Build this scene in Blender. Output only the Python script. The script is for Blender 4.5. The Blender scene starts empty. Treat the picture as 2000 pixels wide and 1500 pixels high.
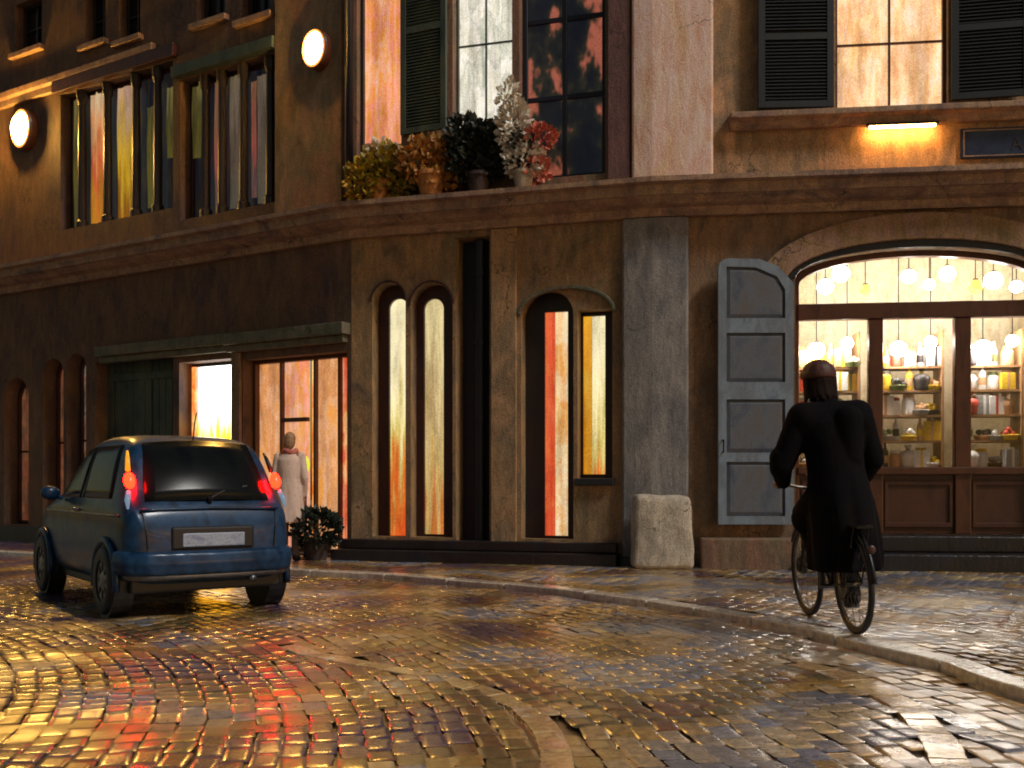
import bpy, bmesh, math, random
import numpy as np
from mathutils import Vector, Matrix
from mathutils.geometry import tessellate_polygon

random.seed(7)
rng = np.random.default_rng(7)
SC = bpy.context.scene
COL = SC.collection
R = math.radians
F, HZ, EYE = 2000.0, 940.0, 1.1          # focal length and horizon of the picture in its own pixels, eye height in metres

# ------------------------------------------------------------------ helpers: objects
def tag(o, label=None, cat=None, group=None, kind=None):
    if label: o['label'] = label
    if cat: o['category'] = cat
    if group: o['group'] = group
    if kind: o['kind'] = kind
    return o

def empty(name, loc=(0, 0, 0), rz=0.0):
    o = bpy.data.objects.new(name, None)
    o.location = loc; o.rotation_euler = (0, 0, rz)
    o.empty_display_size = .2
    COL.objects.link(o)
    return o

def parent_keep(o, p):
    o.parent = p
    o.matrix_parent_inverse = world(p).inverted()

def world(o):
    m = Matrix.LocRotScale(o.location, o.rotation_euler, o.scale)
    if o.parent:
        return world(o.parent) @ o.matrix_parent_inverse @ m
    return m

class MB:
    def __init__(s): s.v = []; s.f = []; s.m = []
    def add(s, vs, fs, m=0):
        b = len(s.v)
        s.v += [tuple(v) for v in vs]
        s.f += [tuple(i + b for i in f) for f in fs]
        s.m += [m] * len(fs)
        return s
    def hexa(s, p, m=0):                       # 8 points: bottom 4 then top 4
        return s.add(p, [(0, 3, 2, 1), (4, 5, 6, 7), (0, 1, 5, 4), (1, 2, 6, 5), (2, 3, 7, 6), (3, 0, 4, 7)], m)
    def box(s, x0, x1, y0, y1, z0, z1, m=0):
        return s.hexa([(x0, y0, z0), (x1, y0, z0), (x1, y1, z0), (x0, y1, z0), (x0, y0, z1), (x1, y0, z1), (x1, y1, z1), (x0, y1, z1)], m)
    def tube(s, pts, rad, n=8, m=0, cap=True):
        pts = [Vector(p) for p in pts]
        if not isinstance(rad, (list, tuple)): rad = [rad] * len(pts)
        rings = []; up = None
        for i, p in enumerate(pts):
            d = (pts[min(i + 1, len(pts) - 1)] - pts[max(i - 1, 0)]).normalized()
            if up is None:
                up = Vector((0, 0, 1)) if abs(d.z) < .9 else Vector((1, 0, 0))
            a = d.cross(up).normalized(); b = a.cross(d).normalized(); up = b
            rings.append([p + (a * math.cos(2 * math.pi * k / n) + b * math.sin(2 * math.pi * k / n)) * rad[i] for k in range(n)])
        vs = [v for r in rings for v in r]; fs = []
        for i in range(len(pts) - 1):
            for k in range(n):
                fs.append((i * n + k, i * n + (k + 1) % n, (i + 1) * n + (k + 1) % n, (i + 1) * n + k))
        if cap:
            fs.append(tuple(range(n - 1, -1, -1))); fs.append(tuple((len(pts) - 1) * n + k for k in range(n)))
        return s.add(vs, fs, m)
    def capsule(s, p0, p1, r0, r1=None, n=14, sx=1.0, m=0):
        r1 = r0 if r1 is None else r1
        p0, p1 = Vector(p0), Vector(p1); d = p1 - p0; L = d.length
        d = d.normalized() if L > 1e-6 else Vector((0, 0, 1))
        pts = []; rad = []
        for k in range(5):
            a = math.pi / 2 * (1 - k / 5) ; pts.append(p0 - d * r0 * math.sin(a)); rad.append(max(r0 * math.cos(a), .0006))
        pts.append(p0); rad.append(r0)
        if L > 1e-6: pts.append(p1); rad.append(r1)
        for k in range(1, 6):
            a = math.pi / 2 * k / 5; pts.append(p1 + d * r1 * math.sin(a)); rad.append(max(r1 * math.cos(a), .0006))
        return s.tube(pts, rad, n, m)
    def lathe(s, prof, n=20, c=(0, 0, 0), m=0, axis='z'):
        vs = []; fs = []; c = Vector(c)
        for r, z in prof:
            for k in range(n):
                a = 2 * math.pi * k / n
                x, y = r * math.cos(a), r * math.sin(a)
                v = Vector((x, y, z)) if axis == 'z' else Vector((x, z, y))
                vs.append(c + v)
        for i in range(len(prof) - 1):
            for k in range(n):
                fs.append((i * n + k, i * n + (k + 1) % n, (i + 1) * n + (k + 1) % n, (i + 1) * n + k))
        return s.add(vs, fs, m)
    def loft(s, rings, n=28, folds=0.0, m=0):
        """closed garment: elliptical rings (cx, cy, z, rx, ry), with upright folds that grow with the ring's fold weight"""
        vs = []; fs = []; k = len(rings)
        for i, (cx, cy, z, rx, ry) in enumerate(rings):
            w = folds * max(0.0, 1 - i / (k * .55))
            for q in range(n):
                a = 2 * math.pi * q / n; f = 1 + w * math.sin(a * 7 + .4 * i) + .5 * w * math.sin(a * 11 + 2)
                vs.append((cx + rx * f * math.cos(a), cy + ry * f * math.sin(a), z))
        for i in range(k - 1):
            for q in range(n): fs.append((i * n + q, i * n + (q + 1) % n, (i + 1) * n + (q + 1) % n, (i + 1) * n + q))
        fs += [tuple(range(n)), tuple((k - 1) * n + q for q in range(n))]
        return s.add(vs, fs, m)
    def ellipsoid(s, c, rx, ry, rz, nu=14, nv=9, m=0, rot=None):
        vs = []; fs = []
        for j in range(nv + 1):
            t = math.pi * j / nv
            for k in range(nu):
                a = 2 * math.pi * k / nu
                v = Vector((rx * max(math.sin(t), .002) * math.cos(a), ry * max(math.sin(t), .002) * math.sin(a), rz * math.cos(t)))
                if rot: v = rot @ v
                vs.append(Vector(c) + v)
        for j in range(nv):
            for k in range(nu):
                fs.append((j * nu + k, (j + 1) * nu + k, (j + 1) * nu + (k + 1) % nu, j * nu + (k + 1) % nu))
        fs.append(tuple(range(nu))); fs.append(tuple(nv * nu + k for k in range(nu - 1, -1, -1)))
        return s.add(vs, fs, m)
    def mesh(s, name):
        me = bpy.data.meshes.new(name)
        me.from_pydata(s.v, [], s.f)
        return me
    def build(s, name, mats, parent=None, smooth=False, bevel=0.0, seg=2, local=False, fix=True):
        me = s.mesh(name)
        for mt in (mats if isinstance(mats, (list, tuple)) else [mats]): me.materials.append(mt)
        me.polygons.foreach_set('material_index', s.m)
        if fix:
            bm = bmesh.new(); bm.from_mesh(me); bmesh.ops.recalc_face_normals(bm, faces=bm.faces); bm.to_mesh(me); bm.free()
        if smooth: me.polygons.foreach_set('use_smooth', [True] * len(me.polygons))
        me.update()
        o = bpy.data.objects.new(name, me); COL.objects.link(o)
        if parent is not None:
            if local: o.parent = parent
            else: parent_keep(o, parent)
        if bevel:
            b = o.modifiers.new('bevel', 'BEVEL'); b.width = bevel; b.segments = seg; b.limit_method = 'ANGLE'; b.angle_limit = R(35)
        return o
    def remesh(s, name, mat, parent=None, voxel=.012, smooth=6, local=True):
        me = s.mesh(name + '_raw')
        bm = bmesh.new(); bm.from_mesh(me); bmesh.ops.recalc_face_normals(bm, faces=bm.faces); bm.to_mesh(me); bm.free()
        t = bpy.data.objects.new('raw', me); COL.objects.link(t)
        r = t.modifiers.new('r', 'REMESH'); r.mode = 'VOXEL'; r.voxel_size = voxel
        if smooth:
            sm = t.modifiers.new('s', 'SMOOTH'); sm.iterations = smooth; sm.factor = .5
        dg = bpy.context.evaluated_depsgraph_get()
        out = bpy.data.meshes.new_from_object(t.evaluated_get(dg), depsgraph=dg)
        bpy.data.objects.remove(t); bpy.data.meshes.remove(me)
        out.name = name; out.materials.clear(); out.materials.append(mat)
        out.polygons.foreach_set('use_smooth', [True] * len(out.polygons))
        o = bpy.data.objects.new(name, out); COL.objects.link(o)
        if parent is not None: o.parent = parent
        return o

def copy_tree(o, parent=None):
    c = o.copy(); COL.objects.link(c)
    if parent is not None: c.parent = parent
    for ch in [x for x in bpy.data.objects if x.parent == o]:
        copy_tree(ch, c)
    return c

# ------------------------------------------------------------------ helpers: materials
def lin(c):
    out = []
    for x in c:
        x = x / 255.0
        out.append(x / 12.92 if x <= .04045 else ((x + .055) / 1.055) ** 2.4)
    return tuple(out)

class NT:
    def __init__(s, name):
        s.mat = bpy.data.materials.new(name); s.mat.use_nodes = True
        s.t = s.mat.node_tree; s.n = s.t.nodes; s.l = s.t.links
        s.p = s.n['Principled BSDF']; s.out = s.n['Material Output']
        s._obj = None
    def new(s, k, **kw):
        n = s.n.new(k)
        for a, b in kw.items(): setattr(n, a, b)
        return n
    def link(s, a, b): s.l.new(a, b)
    def obj(s):
        if s._obj is None: s._obj = s.new('ShaderNodeTexCoord').outputs['Object']
        return s._obj
    def noise(s, scale, stretch=(1, 1, 1), detail=5, rough=.6, dist=0.0, off=(0, 0, 0), src=None):
        mp = s.new('ShaderNodeMapping'); mp.inputs['Scale'].default_value = [scale * k for k in stretch]; mp.inputs['Location'].default_value = off
        s.link(src or s.obj(), mp.inputs['Vector'])
        n = s.new('ShaderNodeTexNoise'); n.inputs['Scale'].default_value = 1; n.inputs['Detail'].default_value = detail
        n.inputs['Roughness'].default_value = rough; n.inputs['Distortion'].default_value = dist
        s.link(mp.outputs['Vector'], n.inputs['Vector'])
        return n.outputs['Fac']
    def ramp(s, fac, stops, interp='LINEAR'):
        r = s.new('ShaderNodeValToRGB'); r.color_ramp.interpolation = interp
        e = r.color_ramp.elements
        while len(e) < len(stops): e.new(.5)
        for i, (p, c) in enumerate(stops):
            e[i].position = p; e[i].color = (*c, 1) if len(c) == 3 else c
        s.link(fac, r.inputs['Fac'])
        return r.outputs['Color']
    def mix(s, fac, a, b, mode='MIX'):
        m = s.new('ShaderNodeMix', data_type='RGBA', blend_type=mode)
        for sock, v in ((m.inputs[0], fac), (m.inputs[6], a), (m.inputs[7], b)):
            if hasattr(v, 'is_linked'): s.link(v, sock)
            else: sock.default_value = v if not isinstance(v, tuple) or len(v) == 4 else (*v, 1)
        return m.outputs[2]
    def math(s, op, a, b=0.0, c=None):
        m = s.new('ShaderNodeMath', operation=op)
        for i, v in enumerate((a, b) if c is None else (a, b, c)):
            if hasattr(v, 'is_linked'): s.link(v, m.inputs[i])
            else: m.inputs[i].default_value = v
        return m.outputs[0]
    def bump(s, h, strength=.3, dist=.02):
        b = s.new('ShaderNodeBump'); b.inputs['Strength'].default_value = strength; b.inputs['Distance'].default_value = dist
        s.link(h, b.inputs['Height']); s.link(b.outputs['Normal'], s.p.inputs['Normal'])
    def set(s, **kw):
        for k, v in kw.items():
            i = s.p.inputs[k.replace('_', ' ')]
            if hasattr(v, 'is_linked'): s.link(v, i)
            else: i.default_value = (*v, 1) if isinstance(v, tuple) and len(v) == 3 else v
        return s

def even(cols, lo=.28, hi=.72):
    k = len(cols) - 1
    return [(lo + (hi - lo) * i / k, c) for i, c in enumerate(cols)]

def stucco(name, cols, sc=1.6, stretch=(1, 1, .45), rough=.8, bump=.5, grain=.35, off=(0, 0, 0), grain_sc=70, patch=None, crack=True):
    """Old plaster, limewash or stone: broad mottled patches of several tints, brushed streaks and a coarse grain."""
    t = NT(name)
    c = t.ramp(t.noise(sc, stretch, 6, .62, .9, off), even(cols))
    st = t.noise(9, (1, 1, .28), 4, .65, .5, off)
    c = t.mix(.55, c, t.ramp(st, [(.3, (.25, .25, .27)), (.5, (.5, .5, .5)), (.72, (.8, .78, .74))]), 'OVERLAY')
    if patch:
        pf = t.ramp(t.noise(2.2, (1, 1, .8), 5, .6, .6, (off[0] + 7, off[1], off[2])), [(.5, (0, 0, 0)), (.75, (.75, .75, .75))])
        c = t.mix(pf, c, patch)
    vo = t.new('ShaderNodeTexVoronoi', feature='DISTANCE_TO_EDGE'); vo.inputs['Scale'].default_value = .9
    wp = t.new('ShaderNodeVectorMath', operation='ADD'); nz = t.new('ShaderNodeTexNoise'); nz.inputs['Scale'].default_value = 2.5; nz.inputs['Detail'].default_value = 6
    t.link(t.obj(), nz.inputs['Vector']); t.link(t.obj(), wp.inputs[0]); t.link(nz.outputs['Color'], wp.inputs[1]); t.link(wp.outputs[0], vo.inputs['Vector'])
    cm = t.math('MULTIPLY', t.math('LESS_THAN', vo.outputs['Distance'], .006), t.ramp(t.noise(.8, (1, 1, 1), 2, .5, 0, (off[2], off[1] + 2, 0)), [(.5, (0, 0, 0)), (.56, (.7, .7, .7))]))
    if crack: c = t.mix(cm, c, (.02, .018, .016))
    g = t.noise(grain_sc, (1, 1, .8), 2, .6)
    c = t.mix(grain, c, t.ramp(g, [(.35, (.15, .15, .15)), (.65, (.95, .95, .95))]), 'OVERLAY')
    t.set(Base_Color=c, Roughness=rough)
    t.bump(t.math('ADD', t.math('MULTIPLY', st, 1.2), t.math('MULTIPLY', g, .55)), bump, .02)
    return t.mat

def paint(name, cols, sc=5, stretch=(1, 1, .3), rough=.45, metal=0.0, bump=.15, coat=0.0, off=(0, 0, 0)):
    t = NT(name)
    n = t.noise(sc, stretch, 5, .6, .4, off)
    g = t.noise(90, (1, 1, .6), 2)
    c = t.mix(.22, t.ramp(n, even(cols)), t.ramp(g, [(.35, (.2, .2, .2)), (.65, (.85, .85, .85))]), 'OVERLAY')
    t.set(Base_Color=c, Roughness=rough, Metallic=metal)
    if coat: t.set(Coat_Weight=coat, Coat_Roughness=.12)
    if bump: t.bump(t.math('ADD', n, t.math('MULTIPLY', g, .3)), bump, .01)
    return t.mat

def lit(name, cols, strength=1.0, sc=7, stretch=(1, 1, .06), off=(0, 0, 0), lo=.36, hi=.64, zr=None, fold=.5):
    """A lit room seen through its curtains: upright folds and hangings of several colours with the light behind them."""
    t = NT(name)
    f = t.noise(sc * 2.6, stretch, 3, .6, .0, off)
    b = t.noise(sc * .9, (1, 1, .5), 4, .6, .0, (off[1] + 3, off[2], off[0]))
    if zr:
        sp = t.new('ShaderNodeSeparateXYZ'); t.link(t.obj(), sp.inputs[0])
        mr = t.new('ShaderNodeMapRange'); mr.inputs['From Min'].default_value, mr.inputs['From Max'].default_value = zr
        t.link(sp.outputs['Z'], mr.inputs['Value'])
        c = t.ramp(t.math('MULTIPLY_ADD', t.math('SUBTRACT', f, .5), 1.5, mr.outputs[0]), even(cols, .05, .95))
    else:
        c = t.ramp(f, even(cols, lo, hi))
        c2 = t.ramp(b, even(cols[2:] + cols[:2], .36, .64))
        c = t.mix(1 - fold, c, c2)
    br = t.ramp(t.noise(sc * 1.3, (1, 1, .2), 3, .55, 0, (off[2] + 1, off[0], off[1] + 5)), [(.33, (.55, .53, .52)), (.5, (.92, .92, .92)), (.66, (1.15, 1.15, 1.15))])
    c = t.mix(.75, c, br, 'MULTIPLY')
    g = t.noise(85, (1, 1, .7), 2)
    c = t.mix(.45, c, t.ramp(g, [(.35, (.2, .2, .2)), (.65, (.8, .8, .8))]), 'OVERLAY')
    t.set(Base_Color=(.02, .02, .02), Roughness=.25, Emission_Color=c, Emission_Strength=strength)
    return t.mat

def glow(name, col, strength):
    t = NT(name); t.set(Base_Color=tuple(.12 * c for c in col), Roughness=.3, Emission_Color=col, Emission_Strength=strength)
    return t.mat

def clear_glass(name, tint=(1, 1, 1)):
    t = NT(name)
    tr = t.new('ShaderNodeBsdfTransparent'); tr.inputs['Color'].default_value = (*tint, 1)
    gl = t.new('ShaderNodeBsdfGlossy'); gl.inputs['Roughness'].default_value = .05
    fr = t.new('ShaderNodeFresnel'); fr.inputs['IOR'].default_value = 1.45
    mx = t.new('ShaderNodeMixShader')
    t.link(fr.outputs[0], mx.inputs[0]); t.link(tr.outputs[0], mx.inputs[1]); t.link(gl.outputs[0], mx.inputs[2])
    t.link(mx.outputs[0], t.out.inputs['Surface'])
    return t.mat

M = {}
M['ochre_wall'] = stucco('ochre_wall', [lin((70, 62, 58)), lin((120, 98, 76)), lin((150, 118, 82)), lin((116, 100, 72)), lin((172, 140, 112))], 1.5, off=(3, 1, 2), patch=lin((156, 120, 74)))
M['shop_wall'] = stucco('shop_wall', [lin((80, 72, 70)), lin((140, 108, 78)), lin((112, 92, 74)), lin((156, 122, 92))], 1.5, (1, 1, .5), off=(9, 1, 4))
M['upper_tan'] = stucco('upper_tan', [lin((120, 98, 76)), lin((172, 136, 96)), lin((180, 146, 96)), lin((196, 160, 126))], 1.2, off=(1, 5, 2))
M['upper_olive'] = stucco('upper_olive', [lin((100, 92, 76)), lin((160, 126, 88)), lin((130, 110, 84)), lin((186, 146, 110))], 1.4, off=(4, 5, 9), patch=lin((196, 150, 110)))
M['rose_quoin'] = stucco('rose_quoin', [lin((176, 140, 100)), lin((222, 184, 150)), lin((232, 200, 190)), lin((214, 168, 118))], 1.5, (1, 1, .3), off=(4, 8, 1))
M['mauve_trim'] = stucco('mauve_trim', [lin((84, 62, 64)), lin((112, 80, 76)), lin((90, 62, 68))], 2, (1, 1, .3))
M['dark_wall'] = stucco('dark_wall', [lin((50, 44, 58)), lin((94, 72, 62)), lin((104, 82, 60)), lin((128, 94, 76))], 1.4, (1, 1, .5), off=(2, 2, 7), patch=lin((118, 84, 58)))
M['brown_wall'] = stucco('brown_wall', [lin((90, 72, 64)), lin((132, 98, 78)), lin((112, 98, 76)), lin((150, 116, 92))], 1.3, (1, 1, .4), off=(8, 2, 7))
M['grey_stone'] = stucco('grey_stone', [lin((88, 88, 92)), lin((114, 112, 112)), lin((132, 128, 124)), lin((102, 102, 104))], 1.6, (1, 1, .5), off=(3, 3, 3))
M['pale_stone'] = stucco('pale_stone', [lin((150, 140, 124)), lin((178, 166, 148)), lin((166, 152, 138))], 3, (1, 1, 1), .75, off=(1, 3, 3))
M['cornice_stone'] = stucco('cornice_stone', [lin((92, 80, 72)), lin((136, 106, 90)), lin((160, 130, 100)), lin((108, 90, 88))], 2.0, (1, 1, 2), .6, off=(5, 3, 0))
M['arch_stone'] = stucco('arch_stone', [lin((106, 88, 56)), lin((140, 112, 74)), lin((150, 118, 100)), lin((128, 104, 60))], 2.2, (1, 1, 1.4), off=(6, 1, 0))
M['dark_plinth'] = stucco('dark_plinth', [lin((26, 24, 28)), lin((40, 34, 32)), lin((30, 34, 46))], 2, (1, 1, 2), .32, bump=.35, grain=.2)
M['green_lintel'] = stucco('green_lintel', [lin((72, 76, 58)), lin((98, 96, 78)), lin((112, 92, 70))], 2.5, (1, 1, 2), .6)
M['dark_frame'] = paint('dark_frame', [lin((26, 22, 28)), lin((44, 32, 26)), lin((24, 26, 40))])
M['brown_frame'] = paint('brown_frame', [lin((58, 32, 22)), lin((92, 52, 32)), lin((70, 40, 30))], rough=.38)
M['wine_frame'] = paint('wine_frame', [lin((48, 22, 24)), lin((72, 36, 30)), lin((40, 26, 34))])
M['navy_paint'] = paint('navy_paint', [lin((16, 18, 32)), lin((26, 28, 44)), lin((18, 18, 26))], rough=.5)
M['green_shutter'] = paint('green_shutter', [lin((40, 52, 46)), lin((62, 74, 66)), lin((84, 88, 68))], 4, (1, 1, .5), .55)
M['dark_shutter'] = paint('dark_shutter', [lin((16, 20, 28)), lin((26, 32, 36)), lin((22, 28, 30))], 4, (1, 1, .4), .55)
M['blue_door'] = paint('blue_door', [lin((86, 102, 122)), lin((122, 136, 150)), lin((104, 114, 126)), lin((128, 132, 140))], 4, (1, 1, .4), .4)
M['blue_panel'] = paint('blue_panel', [lin((66, 74, 92)), lin((92, 98, 108)), lin((96, 88, 84))], 4, (1, 1, .6), .45)
M['panel_wood'] = paint('panel_wood', [lin((50, 30, 24)), lin((84, 48, 32)), lin((66, 38, 28))], 3, (1, 1, .5), .4)
M['black_metal'] = paint('black_metal', [lin((16, 16, 18)), lin((28, 26, 26)), lin((20, 20, 24))], rough=.35, metal=.6)
M['dark_glass'] = paint('dark_glass', [lin((12, 14, 20)), lin((24, 26, 30)), lin((18, 20, 18))], 2, rough=.12, bump=0)
M['glass'] = clear_glass('glass')
# lit rooms
M['lit_gold'] = lit('lit_gold', [lin((34, 30, 24)), lin((120, 92, 24)), lin((60, 50, 30)), lin((206, 150, 40)), lin((160, 92, 48)), lin((150, 120, 40)), lin((50, 44, 30))], .6, 5, off=(2, 0, 0), fold=.65)
M['lit_rose'] = lit('lit_rose', [lin((44, 40, 40)), lin((110, 90, 70)), lin((84, 70, 54)), lin((150, 74, 52)), lin((150, 130, 110)), lin((70, 56, 40))], .5, 5, off=(5, 2, 0), fold=.65)
M['lit_dim'] = lit('lit_dim', [lin((40, 32, 26)), lin((150, 84, 48)), lin((110, 90, 66)), lin((130, 50, 36))], .5, 4, off=(1, 9, 0))
M['lit_orange'] = lit('lit_orange', [lin((226, 130, 120)), lin((214, 130, 40)), lin((220, 156, 96)), lin((228, 170, 150)), lin((220, 140, 50))], .95, 3.5, off=(0, 3, 0))
M['lit_pale'] = lit('lit_pale', [lin((150, 152, 136)), lin((196, 192, 172)), lin((224, 216, 200)), lin((206, 198, 172)), lin((232, 222, 212))], 1.05, 4, off=(3, 0, 3))
M['lit_peach'] = lit('lit_peach', [lin((206, 150, 96)), lin((236, 186, 122)), lin((240, 208, 180)), lin((240, 196, 140)), lin((222, 160, 112))], 1.1, 3, (1, 1, .15), off=(6, 0, 3), fold=.4)
M['lit_amber'] = lit('lit_amber', [lin((206, 96, 30)), lin((230, 150, 60)), lin((244, 200, 120)), lin((226, 110, 40))], 1.3, 3, (1, 1, .6), off=(1, 0, 3), fold=.3)
M['lit_door'] = lit('lit_door', [lin((200, 130, 20)), lin((222, 184, 30)), lin((232, 214, 120)), lin((255, 250, 236)), lin((255, 255, 250))], 4.2, 6, (1, 1, .08), zr=(1.5, 2.5))
M['lit_slit'] = lit('lit_slit', [lin((196, 74, 26)), lin((206, 110, 40)), lin((196, 176, 96)), lin((226, 208, 150)), lin((234, 220, 176))], .95, 5, off=(4, 4, 1), zr=(.2, 3.0))
M['lit_tan'] = lit('lit_tan', [lin((190, 110, 50)), lin((210, 180, 110)), lin((190, 160, 110)), lin((226, 206, 150))], .8, 5, off=(7, 4, 1), zr=(.2, 3.4))
M['lit_shop'] = lit('lit_shop', [lin((176, 112, 66)), lin((196, 138, 92)), lin((214, 140, 60)), lin((206, 160, 126))], 1.05, 3.5, off=(4, 1, 6))
M['lit_red'] = lit('lit_red', [lin((200, 84, 44)), lin((226, 120, 92)), lin((220, 180, 130)), lin((226, 150, 70)), lin((200, 66, 40))], .9, 4, off=(2, 8, 6), fold=.4)
M['dim_room'] = lit('dim_room', [lin((12, 14, 28)), lin((18, 20, 30)), lin((26, 26, 28)), lin((50, 46, 34)), lin((190, 104, 80))], .5, .9, (1, 1, .6), off=(1.5, 8, 2), lo=.34, hi=.60, fold=1.0)
M['lit_coral'] = lit('lit_coral', [lin((206, 66, 34)), lin((226, 100, 60)), lin((216, 120, 60))], .85, 4, off=(1, 3, 5))
M['lit_cream'] = lit('lit_cream', [lin((226, 150, 70)), lin((232, 200, 140)), lin((226, 196, 150)), lin((236, 214, 176))], .9, 4, off=(3, 6, 5))
M['lit_yellow'] = lit('lit_yellow', [lin((214, 130, 20)), lin((222, 160, 40)), lin((206, 150, 50))], .85, 4, off=(9, 6, 5))

# ------------------------------------------------------------------ facade lines in plan
class Seg:
    def __init__(s, p, q):
        s.O = Vector(p); s.d = (Vector(q) - Vector(p)); s.L = s.d.length; s.d.normalize()
        s.n = Vector((s.d.y, -s.d.x))
        if s.n.y > 0: s.n = -s.n
    def pt(s, u, z, o=0.0):
        p = s.O + s.d * u + s.n * o
        return (p.x, p.y, z)
    def uv(s, px, y=HZ, o=0.0):
        k = (px - 1000) / F; O = s.O + s.n * o
        u = (k * O.y - O.x) / (s.d.x - k * s.d.y)
        Y = O.y + u * s.d.y
        return u, EYE + (HZ - y) * Y / F
    def u(s, px, o=0.0): return s.uv(px, HZ, o)[0]
    def z(s, px, y, o=0.0): return s.uv(px, y, o)[1]

BEND = (-2.17, 13.84); K = (1.749, 12.72); FAR = (-15.8, 22.2); END = (11.0, 11.62)
SA, SB, SD = Seg(FAR, BEND), Seg(BEND, K), Seg(K, END)
TOP = 11.5

def sbox(mb, s, u0, u1, z0, z1, o0, o1, m=0):
    P = s.pt
    return mb.hexa([P(u0, z0, o0), P(u1, z0, o0), P(u1, z0, o1), P(u0, z0, o1), P(u0, z1, o0), P(u1, z1, o0), P(u1, z1, o1), P(u0, z1, o1)], m)

def rect(u0, u1, z0, z1): return [(u0, z0), (u1, z0), (u1, z1), (u0, z1)]
def arch(u0, u1, z0, z1, rise=None, n=14):
    """opening with an arched head whose crown is at z1"""
    w = (u1 - u0) / 2; c = (u0 + u1) / 2; rise = w if rise is None else rise
    pts = [(u0, z0), (u1, z0)]
    for k in range(n + 1):
        a = math.pi * k / n
        pts.append((c + w * math.cos(a), z1 - rise + rise * math.sin(a)))
    return pts
def inset(ol, d):
    us = [p[0] for p in ol]; zs = [p[1] for p in ol]
    cu, cz = (min(us) + max(us)) / 2, (min(zs) + max(zs)) / 2
    fu = 1 - 2 * d / (max(us) - min(us)); fz = 1 - 2 * d / (max(zs) - min(zs))
    return [(cu + (u - cu) * fu, cz + (z - cz) * fz) for u, z in ol]

def wall(name, s, u0, u1, z0, z1, holes, mat, parent, o=0.0, depth=.3):
    mb = MB()
    loops = [rect(u0, u1, z0, z1)] + holes
    tri = tessellate_polygon([[Vector((u, z, 0)) for u, z in lp] for lp in loops])
    flat = [p for lp in loops for p in lp]
    mb.add([s.pt(u, z, o) for u, z in flat], tri)
    for h in holes:
        n = len(h)
        mb.add([s.pt(u, z, o) for u, z in h] + [s.pt(u, z, o - depth) for u, z in h],
               [(i, (i + 1) % n, n + (i + 1) % n, n + i) for i in range(n)])
    if o > 0: # side, top and bottom returns of a wall that stands proud
        r = rect(u0, u1, z0, z1)
        mb.add([s.pt(u, z, o) for u, z in r] + [s.pt(u, z, 0) for u, z in r], [(i, (i + 1) % 4, 4 + (i + 1) % 4, 4 + i) for i in range(4)])
    return mb.build(name, mat, parent, fix=False)

def ring(mb, s, a, b, o0, o1, m=0):
    """frame between outline a (outer) and b (inner), thickness from o0 (back) to o1 (front)"""
    n = len(a)
    vs = [s.pt(u, z, o1) for u, z in a] + [s.pt(u, z, o1) for u, z in b] + [s.pt(u, z, o0) for u, z in b] + [s.pt(u, z, o0) for u, z in a]
    fs = []
    for i in range(n):
        j = (i + 1) % n
        fs += [(i, j, n + j, n + i), (n + i, n + j, 2 * n + j, 2 * n + i), (2 * n + i, 2 * n + j, 3 * n + j, 3 * n + i), (3 * n + i, 3 * n + j, j, i)]
    mb.add(vs, fs, m)

def window(b, s, ol, pane, frame, depth=.22, fw=.05, nv=0, nh=0, name='window', o=0.0, label=None, sill=None, mw=.035):
    mb = MB(); inn = inset(ol, fw); back = o - depth
    ring(mb, s, ol, inn, back - .03, back + .05)
    us = [p[0] for p in inn]; zs = [p[1] for p in inn]
    a0, a1, c0, c1 = min(us), max(us), min(zs), max(zs)
    for k in range(1, nv + 1):
        u = a0 + (a1 - a0) * k / (nv + 1); sbox(mb, s, u - mw / 2, u + mw / 2, c0, c1 - .02, back - .02, back + .04)
    for k in range(1, nh + 1):
        z = c0 + (c1 - c0) * k / (nh + 1); sbox(mb, s, a0, a1, z - mw / 2, z + mw / 2, back - .022, back + .036)
    w = mb.build(name, frame, b, bevel=.006, seg=1)
    if label: w['label'] = label
    tri = tessellate_polygon([[Vector((u, z, 0)) for u, z in inset(ol, fw * .7)]])
    p = MB().add([s.pt(u, z, back) for u, z in inset(ol, fw * .7)], tri).build('pane', pane, w, fix=False)
    if sill:
        mb = MB(); ou = [q[0] for q in ol]; sbox(mb, s, min(ou) - .08, max(ou) + .08, sill - .09, sill - .003, o - depth, o + .1); mb.build('sill', M['cornice_stone'], w, bevel=.01)
    return w

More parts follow.
